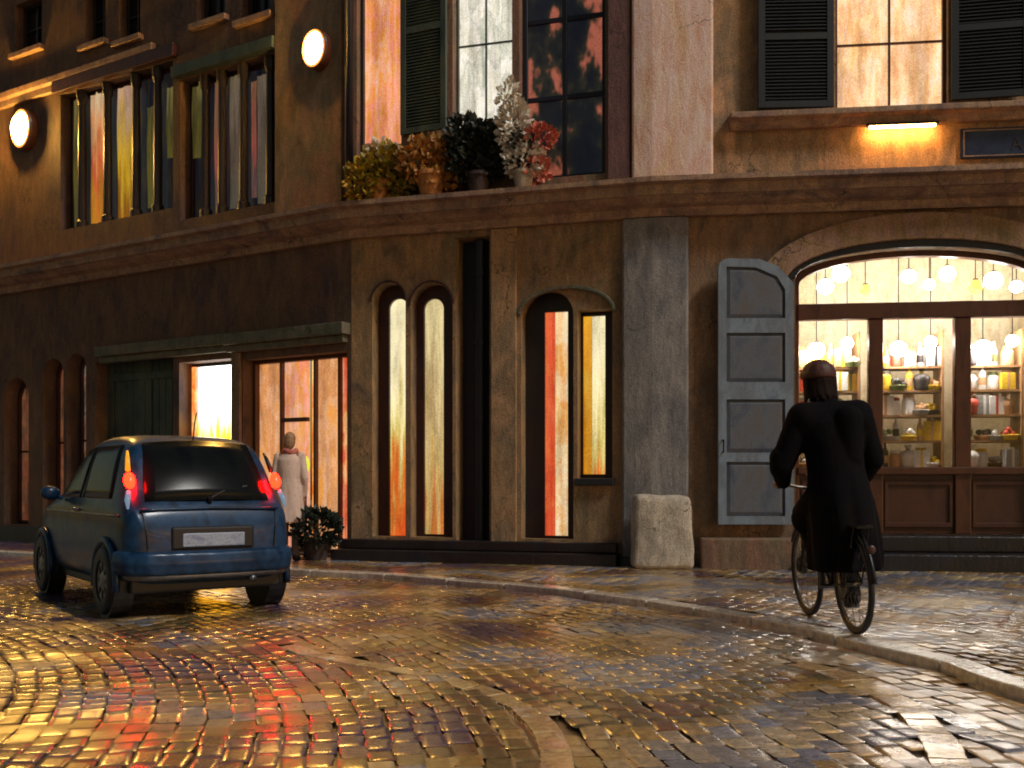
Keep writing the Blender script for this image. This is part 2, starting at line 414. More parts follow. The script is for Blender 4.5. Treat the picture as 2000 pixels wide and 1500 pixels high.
def shutter(b, s, u0, u1, z0, z1, mat, o=.03, hinge=0, ang=0, slats=True, name='shutter', label=None):
    """louvred leaf hung on the face of the wall; its slats are in the mesh"""
    mb = MB(); w, h, t, fr = u1 - u0, z1 - z0, .045, .08
    hu = u0 if hinge == 0 else u1
    sg = 1 if hinge == 0 else -1
    ca, sa = math.cos(R(ang)), math.sin(R(ang))
    def P(x, z, y): return s.pt(hu + sg * (x * ca - y * sa), z, o + x * sa + y * ca)
    def bx(x0, x1, za, zb, y0, y1): mb.hexa([P(x0, za, y0), P(x1, za, y0), P(x1, za, y1), P(x0, za, y1), P(x0, zb, y0), P(x1, zb, y0), P(x1, zb, y1), P(x0, zb, y1)])
    bx(0, fr, z0, z1, 0, t); bx(w - fr, w, z0, z1, 0, t)
    mid = z0 + h * .5
    for za, zb in ((z0, z0 + fr), (mid - fr / 2, mid + fr / 2), (z1 - fr, z1)): bx(fr, w - fr, za, zb, .001, t - .001)
    if slats:
        z = z0 + fr + .02
        while z < z1 - fr - .03:
            if not (mid - fr / 2 - .03 < z < mid + fr / 2):
                mb.hexa([P(fr, z, t - .008), P(w - fr, z, t - .008), P(w - fr, z + .008, t - .004), P(fr, z + .008, t - .004),
                         P(fr, z + .03, .008), P(w - fr, z + .03, .008), P(w - fr, z + .038, .012), P(fr, z + .038, .012)])
            z += .042
        bx(fr, w - fr, z0 + fr, z1 - fr, .002, .006)
    q = mb.build(name, mat, b, bevel=.004, seg=1)
    if label: q['label'] = label
    return q

def sweep(name, path, prof, mat, parent, bevel=0.0, pre=None, post=None):
    """moulding of section prof [(out, z)] run along 2-D points, mitred at the bends"""
    P = [Vector(p) for p in path]; ns = []
    for i in range(len(P) - 1):
        d = (P[i + 1] - P[i]).normalized(); n = Vector((d.y, -d.x)); ns.append(n if n.y < 0 else -n)
    mb = MB(); vs = []; k = len(prof)
    def nrm(a, b):
        d = (Vector(b) - Vector(a)).normalized(); n = Vector((d.y, -d.x)); return n if n.y < 0 else -n
    def mitre(a, b):
        m = (a + b).normalized(); return m / m.dot(b)
    for i, p in enumerate(P):
        if i == 0: m = mitre(nrm(pre, p), ns[0]) if pre else ns[0]
        elif i == len(P) - 1: m = mitre(nrm(p, post), ns[-1]) if post else ns[-1]
        else:
            m = (ns[i - 1] + ns[i]).normalized(); m = m / m.dot(ns[i])
        vs += [(p.x + m.x * o, p.y + m.y * o, z) for o, z in prof]
    fs = [(i * k + j, i * k + (j + 1) % k, (i + 1) * k + (j + 1) % k, (i + 1) * k + j) for i in range(len(P) - 1) for j in range(k)]
    fs += [tuple(range(k)), tuple((len(P) - 1) * k + j for j in range(k))]
    return mb.add(vs, fs).build(name, mat, parent, bevel=bevel)

def on(s, u, o=0.0): p = s.O + s.d * u + s.n * o; return (p.x, p.y)

CORN = [(o, z - .13) for o, z in [(-.02, 4.5), (.08, 4.5), (.1, 4.6), (.2, 4.63), (.3, 4.7), (.34, 4.7), (.34, 4.82), (.42, 4.84), (.42, 4.9), (-.02, 4.93)]]

# ================================================================== BUILDING ONE: the long wing along the side street
AB = tag(empty('apartment_building', (SA.pt(SA.L - 5, 0))), 'dark brown wing with gold lit tall windows and a lit doorway behind the blue car', 'building')
uA = SA.u; zA = SA.z
gh = []     # ground-floor openings of wing
def pxrect(s, x0, x1, yt, zb, o=0): 
    u0, u1 = s.u(x0), s.u(x1); return rect(u0, u1, zb, s.z((x0 + x1) / 2, yt))
def pxarch(s, x0, x1, yt, zb, rise=None):
    u0, u1 = s.u(x0), s.u(x1); return arch(u0, u1, zb, s.z((x0 + x1) / 2, yt), rise)
W = {}
W['a1'] = pxarch(SA, 8, 56, 738, .35); W['a2'] = pxarch(SA, 84, 124, 700, .35); W['a3'] = pxarch(SA, 130, 168, 690, .35)
W['gate'] = pxrect(SA, 186, 338, 700, .1)
W['lit'] = pxrect(SA, 350, 456, 704, .1)
W['shop'] = pxrect(SA, 474, 678, 694, .1)
far_win = [pxarch(SA, -130, -84, 800, .35), pxarch(SA, -60, -14, 770, .35)]
wall('ground_floor_wall', SA, 0, SA.L, -.05, 4.6, [W[k] for k in ('a1', 'a2', 'a3', 'gate', 'lit', 'shop')] + far_win, M['dark_wall'], AB, depth=.34)
for k in far_win: window(AB, SA, k, M['dark_glass'], M['dark_frame'], .25, .05, 1, 2)
window(AB, SA, W['a1'], M['lit_dim'], M['wine_frame'], .3, .06, 0, 1, label='arched window with dim orange light at the far end')
window(AB, SA, W['a2'], M['lit_dim'], M['wine_frame'], .3, .05, 0, 1)
window(AB, SA, W['a3'], M['lit_rose'], M['wine_frame'], .3, .05, 0, 1)
# plank gate in two leaves
mb = MB(); g = W['gate']; u0, u1, z0, z1 = g[0][0], g[1][0], g[0][1], g[2][1]
nb = 12
for k in range(nb):
    a, b_ = u0 + (u1 - u0) * k / nb, u0 + (u1 - u0) * (k + 1) / nb
    sbox(mb, SA, a + .006, b_ - .006, z0, z1, -.3, -.25 + (.02 if k in (0, 5, 6, 11) else 0))
for z in (z0 + .3, (z0 + z1) / 2, z1 - .25): sbox(mb, SA, u0 + .02, u1 - .02, z - .06, z + .06, -.248, -.22)
gate = mb.build('gate', M['green_shutter'], AB, bevel=.006); gate['label'] = 'dark green plank gate'
mb = MB(); mb.tube([SA.pt((u0 + u1) / 2 + .1, 1.15, -.22), SA.pt((u0 + u1) / 2 + .1, 1.15, -.17), SA.pt((u0 + u1) / 2 + .1, 1.3, -.17), SA.pt((u0 + u1) / 2 + .1, 1.3, -.22)], .012); mb.build('handle', M['black_metal'], gate)
dw = window(AB, SA, W['lit'], M['lit_door'], M['dark_frame'], .3, .05, 0, 0, name='doorway', label='doorway full of white and yellow light')
mb = MB(); u0, u1 = W['lit'][0][0], W['lit'][1][0]; zt = W['lit'][2][1]
sbox(mb, SA, u0 + .05, u0 + .13, .1, zt - .05, -.26, -.2); mb.build('door_edge', M['lit_amber'], dw)
# glazed shop front of the wing: broad orange panes between brown posts
g = W['shop']; u0, u1, z0, z1 = g[0][0], g[1][0], g[0][1], g[2][1]
sf = MB(); ring(sf, SA, g, inset(g, .05), -.32, -.2)
edges = [SA.u(x) for x in (474, 526, 580, 592, 640, 678)]
for e in (edges[1], edges[3], edges[4]): sbox(sf, SA, e - .018, e + .018, z0 + .05, z1 - .05, -.31, -.22)
sbox(sf, SA, edges[1] + .03, edges[2] - .03, SA.z(552, 818) - .03, SA.z(552, 818) + .03, -.31, -.225)
sfo = sf.build('shop_front', M['brown_frame'], AB, bevel=.006, seg=1); sfo['label'] = 'orange lit glazed shop front with brown posts'
cols = ['lit_shop', 'lit_orange', 'lit_amber', 'lit_shop', 'lit_red']
for i in range(5):
    a, b_ = edges[i] + .02, edges[i + 1] - .02
    MB().add([SA.pt(a, z0 + .05, -.29), SA.pt(b_, z0 + .05, -.29), SA.pt(b_, z1 - .05, -.29), SA.pt(a, z1 - .05, -.29)], [(0, 1, 2, 3)]).build('pane', M[cols[i]], sfo, fix=False)
# door mouldings
mb = MB(); uL, uM, uR = SA.u(200), SA.u(452), SA.L - .01
zl = SA.z(452, 672); 
sbox(mb, SA, uL, uM, zl - .02, zl + .14, 0, .16); sbox(mb, SA, uL + .05, uM - .003, zl - .12, zl - .022, 0, .1)
mb.build('lintel_moulding', M['green_lintel'], AB, bevel=.012)
mb = MB(); zr_ = SA.z(575, 662)
sbox(mb, SA, uM + .003, uR, zr_ - .02, zr_ + .14, 0, .18); sbox(mb, SA, uM + .003, uR - .05, zr_ - .12, zr_ - .022, 0, .11)
mb.build('lintel_moulding', M['green_lintel'], AB, bevel=.012)
mb = MB(); sbox(mb, SA, SA.u(456) + .01, SA.u(474) - .01, .06, zl - .13, 0, .06); mb.build('pilaster', M['brown_wall'], AB, bevel=.01)
# upper floor
up = {}
def pane_zone(x0, x1, yt, yb): return rect(SA.u(x0), SA.u(x1), SA.z((x0 + x1) / 2, yb), SA.z((x0 + x1) / 2, yt))
up['loggia1'] = pane_zone(118, 338, 150, 428); up['loggia2'] = pane_zone(352, 540, 128, 412)
up['t1'] = pane_zone(30, 82, 0, 98); up['t2'] = pane_zone(166, 206, -20, 84); up['t3'] = pane_zone(232, 274, -30, 76)
up['t4'] = pane_zone(384, 440, -120, 40); up['t5'] = pane_zone(470, 528, -130, 34)
up['f1'] = pane_zone(-120, -40, 200, 470)
wall('upper_wall', SA, 0, SA.L, 4.602, TOP, list(up.values()), M['dark_wall'], AB, depth=.3)
def loggia(ol, pane, posts, label):
    w = window(AB, SA, ol, M[pane], M['wine_frame'], .24, .06, label=label)
    us = [p[0] for p in ol]; zs = [p[1] for p in ol]
    for x in posts:
        u = SA.u(x); mb = MB(); r = .07
        b0, b1 = min(zs), max(zs)
        P = SA.pt(u, 0, -.1)
        mb.lathe([(.0, b0), (r * 1.4, b0), (r * 1.4, b0 + .1), (r, b0 + .14), (r, b0 + .9), (r * .82, b1 - .24), (r * 1.25, b1 - .16), (r * 1.35, b1), (0, b1)], 12, (P[0], P[1], 0))
        mb.build('post', M['dark_frame'], w, smooth=False)
    return w
def curtain(w, x0, x1, yt, yb, mat, o=-.2):
    """hanging cloth in soft upright pleats, the lit room behind it"""
    u0, u1 = SA.u(x0), SA.u(x1); n = 24; vs = []; fs = []; z0, z1 = SA.z((x0 + x1) / 2, yb), SA.z((x0 + x1) / 2, yt)
    for j in range(9):
        z = z0 + (z1 - z0) * j / 8
        for i in range(n + 1):
            f = i / n; k = .012 * math.sin(f * 4 * math.pi + .3 * j); pinch = .06 * (u1 - u0) * math.sin(j * .9 + x0)
            vs.append(SA.pt(u0 + (u1 - u0) * f + pinch * (f - .5), z, o + k))
    for j in range(8):
        for i in range(n): fs.append((j * (n + 1) + i, j * (n + 1) + i + 1, (j + 1) * (n + 1) + i + 1, (j + 1) * (n + 1) + i))
    MB().add(vs, fs).build('curtain', mat, w, smooth=True, fix=False)
zr1 = (5.4, 7.6)
M['cloth_gold'] = lit('cloth_gold', [lin((150, 90, 20)), lin((206, 160, 30)), lin((190, 150, 60)), lin((200, 160, 130))], .65, 5, off=(4, 4, 1), zr=zr1)
M['cloth_peach'] = lit('cloth_peach', [lin((190, 120, 30)), lin((200, 90, 50)), lin((226, 150, 90)), lin((206, 180, 140))], .7, 5, off=(8, 4, 1), zr=zr1)
M['cloth_olive'] = lit('cloth_olive', [lin((90, 84, 46)), lin((104, 92, 30)), lin((76, 70, 36)), lin((130, 116, 64))], .5, 5, off=(8, 1, 1), zr=zr1)
M['cloth_grey'] = lit('cloth_grey', [lin((100, 92, 76)), lin((104, 86, 72)), lin((130, 112, 92)), lin((116, 100, 60))], .45, 5, off=(2, 1, 1), zr=zr1)
M['cloth_rose'] = lit('cloth_rose', [lin((96, 70, 64)), lin((160, 76, 66)), lin((120, 80, 56)), lin((150, 110, 80))], .6, 5, off=(2, 7, 1), zr=zr1)
M['dusk_room'] = lit('dusk_room', [lin((16, 18, 32)), lin((34, 30, 26)), lin((48, 42, 26)), lin((22, 22, 38))], .6, 3, off=(2, 0, 0))
w1 = loggia(up['loggia1'], 'dusk_room', (150, 200, 256, 298), 'tall window with gold and peach lit curtains between dark posts')
for x0, x1, yt, yb, mt in ((124, 146, 175, 440, 'cloth_olive'), (158, 184, 172, 430, 'cloth_peach'), (210, 246, 160, 424, 'cloth_gold'), (268, 288, 200, 400, 'cloth_olive'), (306, 334, 160, 300, 'cloth_olive')): curtain(w1, x0, x1, yt, yb, M[mt])
w1 = loggia(up['loggia2'], 'dusk_room', (392, 424, 466, 518), 'tall window with grey and rose lit curtains between dark posts')
for x0, x1, yt, yb, mt in ((356, 388, 140, 300, 'cloth_olive'), (400, 420, 150, 400, 'cloth_rose'), (430, 456, 138, 400, 'cloth_grey'), (484, 510, 136, 390, 'cloth_grey'), (472, 482, 150, 380, 'cloth_rose')): curtain(w1, x0, x1, yt, yb, M[mt])
mb = MB(); a = up['loggia1']; sbox(mb, SA, a[0][0] - .1, a[1][0] + .1, a[2][1] + .003, a[2][1] + .2, 0, .1); mb.build('window_head', M['wine_frame'], AB, bevel=.01)
mb = MB(); a = up['loggia2']; sbox(mb, SA, a[0][0] - .05, a[1][0] + .05, a[2][1] + .003, a[2][1] + .17, 0, .14); mb.build('window_head', M['green_shutter'], AB, bevel=.01)
for k in ('t1', 't2', 't3', 't4', 't5'): window(AB, SA, up[k], M['dark_glass'], M['dark_frame'], .2, .05, 1, 1, sill=up[k][0][1])
window(AB, SA, up['f1'], M['dim_room'], M['dark_frame'], .2, .06, 2, 1)
mb = MB(); sbox(mb, SA, SA.u(546), SA.u(676), 4.805, TOP, 0, .1); mb.build('pilaster', M['brown_wall'], AB, bevel=.015)
zc = SA.z(150, 150); uC = SA.u(305)
sweep('string_course', [on(SA, 0), on(SA, uC)], [(0, zc - .16), (.08, zc - .16), (.07, zc - .04), (.1, zc), (.1, zc + .1), (0, zc + .12)], M['cornice_stone'], AB, .01)
sweep('cornice', [FAR, BEND], CORN, M['cornice_stone'], AB, 0, post=K)
mb = MB(); sbox(mb, SA, 0, SA.L, TOP + .001, TOP + .3, -6, .5); mb.build('roof', M['brown_wall'], AB)
mb = MB(); sbox(mb, SA, 0, uA(348), .0, .32, 0, .05); mb.build('plinth', M['dark_plinth'], AB, bevel=.01)

# ================================================================== BUILDING TWO: the corner house with the lit shop
CB = tag(empty('corner_building', (K[0], K[1], 0)), 'ochre corner house with arched lit shop window and grey stone pier', 'building')
B = {}
B['w1'] = pxarch(SB, 727, 792, 552, .36); B['w2'] = pxarch(SB, 802, 884, 552, .36)
B['slot'] = pxrect(SB, 890, 956, 462, .1)
B['w3'] = pxarch(SB, 1018, 1120, 566, .36, .34); B['w4'] = pxrect(SB, 1128, 1196, 604, SB.z(1162, 934))
wall('ground_floor_wall', SB, 0, SB.L, -.05, 4.6, list(B.values()), M['ochre_wall'], CB, depth=.32)
def slit(ol, pane, frame, x0, x1, yt, yb, arched, label, d=.26, pane2=None, frac=.4):
    """a narrow lit light in a dark boarded arch"""
    w = MB(); s = SB
    hole = pxarch(s, x0, x1, yt, s.z((x0 + x1) / 2, yb)) if arched else pxrect(s, x0, x1, yt, s.z((x0 + x1) / 2, yb))
    tri = tessellate_polygon([[Vector((u, z, 0)) for u, z in lp] for lp in (ol, hole)])
    w.add([s.pt(u, z, -d + .05) for u, z in ol + hole], tri)
    n = len(hole); w.add([s.pt(u, z, -d + .05) for u, z in hole] + [s.pt(u, z, -d - .03) for u, z in hole], [(i, (i + 1) % n, n + (i + 1) % n, n + i) for i in range(n)])
    us = [p[0] for p in hole]; zs = [p[1] for p in hole]
    o = w.build('window', frame, CB, fix=False); o['label'] = label
    if pane2:
        um = min(us) + (max(us) - min(us)) * frac
        for q, (ua, ub) in zip((pane2, pane), ((min(us), um), (um + .001, max(us)))):
            MB().add([s.pt(u, z, -d + (.015 if q is pane2 else 0)) for u, z in rect(ua, ub, min(zs), max(zs))], [(0, 1, 2, 3)]).build('curtain' if q is pane2 else 'pane', q, o, fix=False)
        return o
    tri = tessellate_polygon([[Vector((u, z, 0)) for u, z in hole]])
    MB().add([s.pt(u, z, -d) for u, z in hole], tri).build('pane', pane, o, fix=False)
    return o
slit(B['w1'], M['lit_slit'], M['wine_frame'], 748, 786, 578, 1056, True, 'arched window with cream and orange slit of light')
slit(B['w2'], M['lit_tan'], M['wine_frame'], 817, 856, 578, 1045, True, 'arched window with a fading cream slit of light')
slit(B['w3'], M['lit_cream'], M['dark_frame'], 1056, 1102, 604, 1048, False, 'arched window with red and orange strip of light', pane2=M['lit_coral'], frac=.42)
slit(B['w4'], M['lit_slit'], M['dark_frame'], 1132, 1176, 612, 926, False, 'short window with yellow strip of light', pane2=M['lit_yellow'], frac=.38)
mb = MB(); sbox(mb, SB, B['w4'][0][0] - .03, B['w4'][1][0] + .03, B['w4'][0][1] - .09, B['w4'][0][1] - .003, -.2, .08); mb.build('sill', M['dark_shutter'], CB, bevel=.01)
# hood mould above the third window, keeled trims round the twins
def archivolt(b, s, u0, u1, zsp, rise, wd, mat, o=.07, legs=None, name='arch_trim', n=20):
    c, w = (u0 + u1) / 2, (u1 - u0) / 2; A = []; I = []
    for k in range(n + 1):
        a = math.pi * k / n
        I.append((c + w * math.cos(a), zsp + rise * math.sin(a))); A.append((c + (w + wd) * math.cos(a), zsp + (rise + wd) * math.sin(a)))
    if legs is not None:
        I = [(u1, legs)] + I + [(u0, legs)]; A = [(u1 + wd, legs)] + A + [(u0 - wd, legs)]
    vs = [s.pt(u, z, o) for u, z in A] + [s.pt(u, z, o) for u, z in I] + [s.pt(u, z, 0) for u, z in I] + [s.pt(u, z, 0) for u, z in A]
    m = len(A); fs = []
    for i in range(m - 1):
        for q in range(4): fs.append((q * m + i, q * m + i + 1, ((q + 1) % 4) * m + i + 1, ((q + 1) % 4) * m + i))
    fs += [(0, m, 2 * m, 3 * m), (m - 1, 2 * m - 1, 3 * m - 1, 4 * m - 1)]
    return MB().add(vs, fs).build(name, mat, b, bevel=.012)
for k in ('w1', 'w2'):
    h = B[k]; u0, u1 = h[0][0], h[1][0]; zt = max(p[1] for p in h); r = (u1 - u0) / 2
    archivolt(CB, SB, u0 + .002, u1 - .002, zt - r, r, .03, M['wine_frame'], .03)
h = B['w3']; archivolt(CB, SB, h[0][0], SB.u(1196), SB.z(1100, 612), .3, .05, M['green_lintel'], .05)
# dark passage slot with its downpipe
g = B['slot']; mb = MB(); MB().add([SB.pt(g[0][0], g[0][1], -.3), SB.pt(g[1][0], g[0][1], -.3), SB.pt(g[1][0], g[2][1], -.3), SB.pt(g[0][0], g[2][1], -.3)], [(0, 1, 2, 3)]).build('passage_door', M['navy_paint'], CB, fix=False)
uc = (g[0][0] + g[1][0]) / 2; P = SB.pt(uc + .05, 0, -.16)
mb = MB(); mb.tube([(P[0], P[1], .12), (P[0], P[1], g[2][1] - .02)], .07, 12)
for z in (.9, 1.9, 2.9, 3.8): mb.lathe([(.07, z), (.085, z), (.085, z + .06), (.07, z + .06)], 12, (P[0], P[1], 0))
mb.build('downpipe', M['navy_paint'], CB, smooth=False)
mb = MB(); sbox(mb, SB, SB.u(960), SB.u(1010), .1, 4.366, 0, .045); mb.build('pilaster', M['upper_olive'], CB, bevel=.012)
mb = MB(); sbox(mb, SB, -.15, SB.u(1212), .0, .2, 0, .34); sbox(mb, SB, -.1, SB.u(1208), .203, .33, 0, .16); mb.build('plinth', M['dark_plinth'], CB, bevel=.015)

# shop side
zSp = SD.z(1560, 545); zCr = SD.z(1790, 484); uS0, uS1 = SD.u(1553), SD.u(2046)
zSt = SD.z(1790, 1044)
shop_open = arch(uS0, uS1, .12, zCr, zCr - zSp, 24)
wall('shop_wall', SD, 0, SD.L, -.05, 4.6, [shop_open], M['shop_wall'], CB, depth=.3)
archivolt(CB, SD, uS0 - .12, uS1 + .12, zSp - .05, zCr - zSp + .14, .32, M['arch_stone'], .09, legs=None)
archivolt(CB, SD, uS0 - .0, uS1 + .0, zSp, zCr - zSp, .1, M['dark_plinth'], .05, legs=None)
# stone step and threshold
mb = MB(); sbox(mb, SD, SD.u(1366), SD.u(1556), .02, SD.z(1460, 1052, .3), 0, .34); mb.build('step', M['brown_wall'], CB, bevel=.02)
mb = MB(); sbox(mb, SD, SD.u(1558), SD.L, .02, .26, 0, .62); sbox(mb, SD, SD.u(1558) + .05, SD.L - .05, .263, zSt, -.1, .3); mb.build('step', M['dark_plinth'], CB, bevel=.02)

# timber shop window: rails, posts, panelled base
zb0, zb1 = SD.z(1790, 618), SD.z(1790, 586); zp = SD.z(1790, 912)
xs = [(1566, 1702), (1730, 1872), (1904, 2034)]
mb = MB(); d0, d1 = -.26, -.14
inner = inset(shop_open, .07)
ring(mb, SD, shop_open, inner, d0, d1)
sbox(mb, SD, uS0 + .05, uS1 - .05, zb0, zb1, d0 + .002, d1 + .03)
posts = [(xs[0][1], xs[1][0]), (xs[1][1], xs[2][0])]
for a, b_ in posts: sbox(mb, SD, SD.u(a), SD.u(b_), zSt, zb0 - .002, d0 + .004, d1 + .015)
sbox(mb, SD, uS0 + .05, uS1 - .05, zp - .09, zp, d0 + .006, d1 + .05)
shopw = mb.build('shop_window', M['brown_frame'], CB, bevel=.01); shopw['label'] = 'brown timber shop window of three bays under an arched transom'
mb = MB()
sbox(mb, SD, uS0 + .06, uS1 - .06, zSt, zp - .092, d0 + .02, d1 - .03)
for a, b_ in xs:
    ua, ub = SD.u(a) + .06, SD.u(b_) - .06
    ring(mb, SD, rect(ua - .04, ub + .04, zSt + .08, zp - .16), rect(ua, ub, zSt + .14, zp - .22), d1 - .031, d1 - .005)
mb.build('base_panel', M['panel_wood'], shopw, bevel=.006)
for a, b_ in xs:
    ua, ub = SD.u(a) - .02, SD.u(b_) + .02
    mb = MB(); sbox(mb, SD, ua, ub, zp - .01, zb0 + .01, -.205, -.199); mb.build('pane', M['glass'], shopw)
tr = [p for p in inset(shop_open, .06) if p[1] > zSp - .2]
tr = [(tr[0][0], zb1 - .01)] + tr + [(tr[-1][0], zb1 - .01)]
n = len(tr); tri = tessellate_polygon([[Vector((u, z, 0)) for u, z in tr]])
MB().add([SD.pt(u, z, -.2) for u, z in tr], tri).build('pane', M['glass'], shopw, fix=False)
# shop interior: cream room behind the glass
M['cream'] = stucco('cream', [lin((206, 192, 160)), lin((232, 220, 192)), lin((216, 202, 168)), lin((240, 230, 210))], 3, (1, 1, .6), .7, grain=.3, crack=False)
I0, I1, IB, IT = uS0 - .25, uS1 + .3, -1.5, 4.3
mb = MB(); P = SD.pt
mb.add([P(I0, .12, IB), P(I1, .12, IB), P(I1, IT, IB), P(I0, IT, IB), P(I0, .12, -.3), P(I1, .12, -.3), P(I1, IT, -.3), P(I0, IT, -.3)],
       [(0, 1, 2, 3), (0, 3, 7, 4), (1, 5, 6, 2), (3, 2, 6, 7), (0, 4, 5, 1)])
mb.build('shop_interior', M['cream'], CB, fix=False)
mb = MB(); sbox(mb, SD, uS0 + .02, uS1 - .02, zp - .06, zp + .0, -1.0, -.27); mb.build('display_deck', M['panel_wood'], CB, bevel=.005)

# grey corner pier
u0, u1 = SB.u(1217), SD.u(1344)
def corner_prism(name, ua, ub, z0, z1, o, mat, bevel=.02):
    """L-shaped pier wrapped round the corner K: ua on the street side, ub on the shop side"""
    nm = (SB.n + SD.n).normalized(); nm = nm / nm.dot(SB.n)
    Kv = Vector(K); a0, a1 = Vector(on(SB, ua)), Vector(on(SB, ua, o)); c1 = Kv + nm * o; b1, b0 = Vector(on(SD, ub, o)), Vector(on(SD, ub))
    pl = [a0, a1, c1, b1, b0, Kv]
    vs = [(p.x, p.y, z0) for p in pl] + [(p.x, p.y, z1) for p in pl]; m = 6
    fs = [tuple(range(6)), tuple(range(6, 12))] + [(i, (i + 1) % m, m + (i + 1) % m, m + i) for i in range(m)]
    return MB().add(vs, fs).build(name, mat, CB, bevel=bevel)
corner_prism('corner_pier', u0, u1, .03, 4.365, .09, M['grey_stone'], .03)
corner_prism('pier_base', u0 - .03, u1 + .03, .0, .16, .13, M['dark_plinth'], .02)
corner_prism('corner_quoin', SB.u(1236), SD.u(1392), 4.805, TOP - .02, .1, M['rose_quoin'], .03)
mb = MB(); sbox(mb, SB, SB.u(1188), SB.u(1232), 4.805, TOP - .02, 0, .07); mb.build('pilaster', M['mauve_trim'], CB, bevel=.015)

# upper street side
B2 = {}
zf = 4.97
B2['o'] = pxrect(SB, 697, 784, -140, SB.z(745, 302)); B2['p'] = pxrect(SB, 884, 1000, -140, SB.z(940, 290)); B2['d'] = pxrect(SB, 1014, 1182, -140, SB.z(1100, 345))
wall('upper_wall', SB, 0, SB.L, 4.602, TOP, list(B2.values()), M['brown_wall'], CB, depth=.3)
window(CB, SB, B2['o'], M['lit_orange'], M['dark_frame'], .16, .05, 0, 0, label='window glowing orange and rose')
window(CB, SB, B2['p'], M['lit_pale'], M['green_shutter'], .2, .03, 1, 1, label='window with pale greenish white light', mw=.02)
window(CB, SB, B2['d'], M['dim_room'], M['navy_paint'], .2, .07, 1, 2, label='dark window with dull red shapes behind its glass', mw=.06)
shutter(CB, SB, SB.u(786), SB.u(880), SB.z(833, 262), SB.z(833, -140), M['green_shutter'], .02, 0, 8, label='grey green louvred shutter')
mb = MB(); P = SB.pt(SB.u(688), 0, .09); mb.tube([(P[0], P[1], 4.8), (P[0], P[1], TOP)], .055, 10); mb.build('downpipe', M['navy_paint'], CB, smooth=True)

# upper shop side
D2 = {}
D2['lit'] = pxrect(SD, 1632, 1852, -60, SD.z(1742, 214))
wall('upper_wall', SD, 0, SD.L, 4.602, TOP, list(D2.values()), M['upper_olive'], CB, depth=.24)
window(CB, SD, D2['lit'], M['lit_peach'], M['brown_frame'], .14, .04, 1, 1, label='peach lit window between two dark shutters', mw=.025)
zs0, zs1 = SD.z(1550, 212), SD.z(1550, -60)
shutter(CB, SD, SD.u(1478), SD.u(1626), zs0 - .02, zs1, M['dark_shutter'], .03, 1, 4)
shutter(CB, SD, SD.u(1856), SD.u(2006), zs0 - .0, zs1, M['dark_shutter'], .03, 0, 4)
zL = SD.z(1750, 236)
sweep('window_ledge', [on(SD, SD.u(1424)), on(SD, SD.L)], [(0, zL - .06), (.08, zL - .06), (.12, zL + .02), (.2, zL + .05), (.2, zL + .12), (0, zL + .15)], M['cornice_stone'], CB, .008)
sweep('cornice', [BEND, K, END], CORN, M['cornice_stone'], CB, 0, pre=FAR)
Kv = Vector(K)
mb = MB(); sbox(mb, SB, 0, SB.L, TOP + .001, TOP + .3, -6, .5); mb.build('roof', M['brown_wall'], CB)
mb = MB(); sbox(mb, SD, 0, SD.L, TOP + .004, TOP + .296, -6, .5); mb.build('roof', M['brown_wall'], CB)
# strip lamp under the ledge washing the wall below the lit window
M['strip_glow'] = glow('strip_glow', (1.0, .46, .12), 110.0)
uc_ = SD.u(1757); zt_ = zL - .065
sl_ = tag(empty('strip_lamp', SD.pt(uc_, zt_, .09)), 'short strip lamp under the window ledge throwing orange light down the wall', 'lamp')
mb = MB(); sbox(mb, SD, SD.u(1688), SD.u(1828), zt_ - .03, zt_, .075, .15); mb.build('housing', M['black_metal'], sl_, bevel=.004)
mb = MB(); sbox(mb, SD, SD.u(1694), SD.u(1822), zt_ - .05, zt_ - .031, .085, .125); mb.build('tube', M['strip_glow'], sl_, bevel=.005)
# oval relief panels beside the strip lamp
def cartouche(x0, x1, y0, y1, mat, label):
    c = SD.uv((x0 + x1) / 2, (y0 + y1) / 2); w = (SD.u(x1) - SD.u(x0)) / 2; h = (SD.z(x0, y0) - SD.z(x0, y1)) / 2
    n = 28
    def ov(f): return [(c[0] + w * f * math.cos(2 * math.pi * k / n), c[1] + h * f * math.sin(2 * math.pi * k / n)) for k in range(n)]
    mb = MB(); ring(mb, SD, ov(1), ov(.84), .002, .05)
    mb.add([SD.pt(u, z, .025) for u, z in ov(.86)], [tuple(range(n))])
    o = mb.build('relief_panel', mat, CB, bevel=.01); o['label'] = label
#cartouche(1520, 1662, 252, 312, M['upper_olive'], 'oval plaster panel under the ledge')
# blue enamel street sign with a faded letter
sg = tag(empty('street_sign', SD.pt(SD.u(1940), SD.z(1940, 278), .03)), 'blue enamel sign fixed to the wall beside the orange strip lamp', 'sign')
mb = MB(); sbox(mb, SD, SD.u(1874), SD.u(2012), SD.z(1940, 310), SD.z(1940, 250), .004, .03)
M['blue_enamel'] = paint('blue_enamel', [lin((24, 28, 46)), lin((40, 48, 76)), lin((46, 66, 74))], 4, (1, 1, 2), .3)
mb.build('plate', M['blue_enamel'], sg, bevel=.012)
mb = MB(); r = rect(SD.u(1880), SD.u(2006), SD.z(1940, 306), SD.z(1940, 254)); ring(mb, SD, r, inset(r, .014), .0305, .036); mb.build('border', M['cornice_stone'], sg)
fc = bpy.data.curves.new('letter', 'FONT'); fc.body = 'A'; fc.size = .2; fc.extrude = .003; fc.align_x = 'CENTER'; fc.align_y = 'CENTER'
fo = bpy.data.objects.new('letter', fc); COL.objects.link(fo); fc.materials.append(M['dark_frame'])
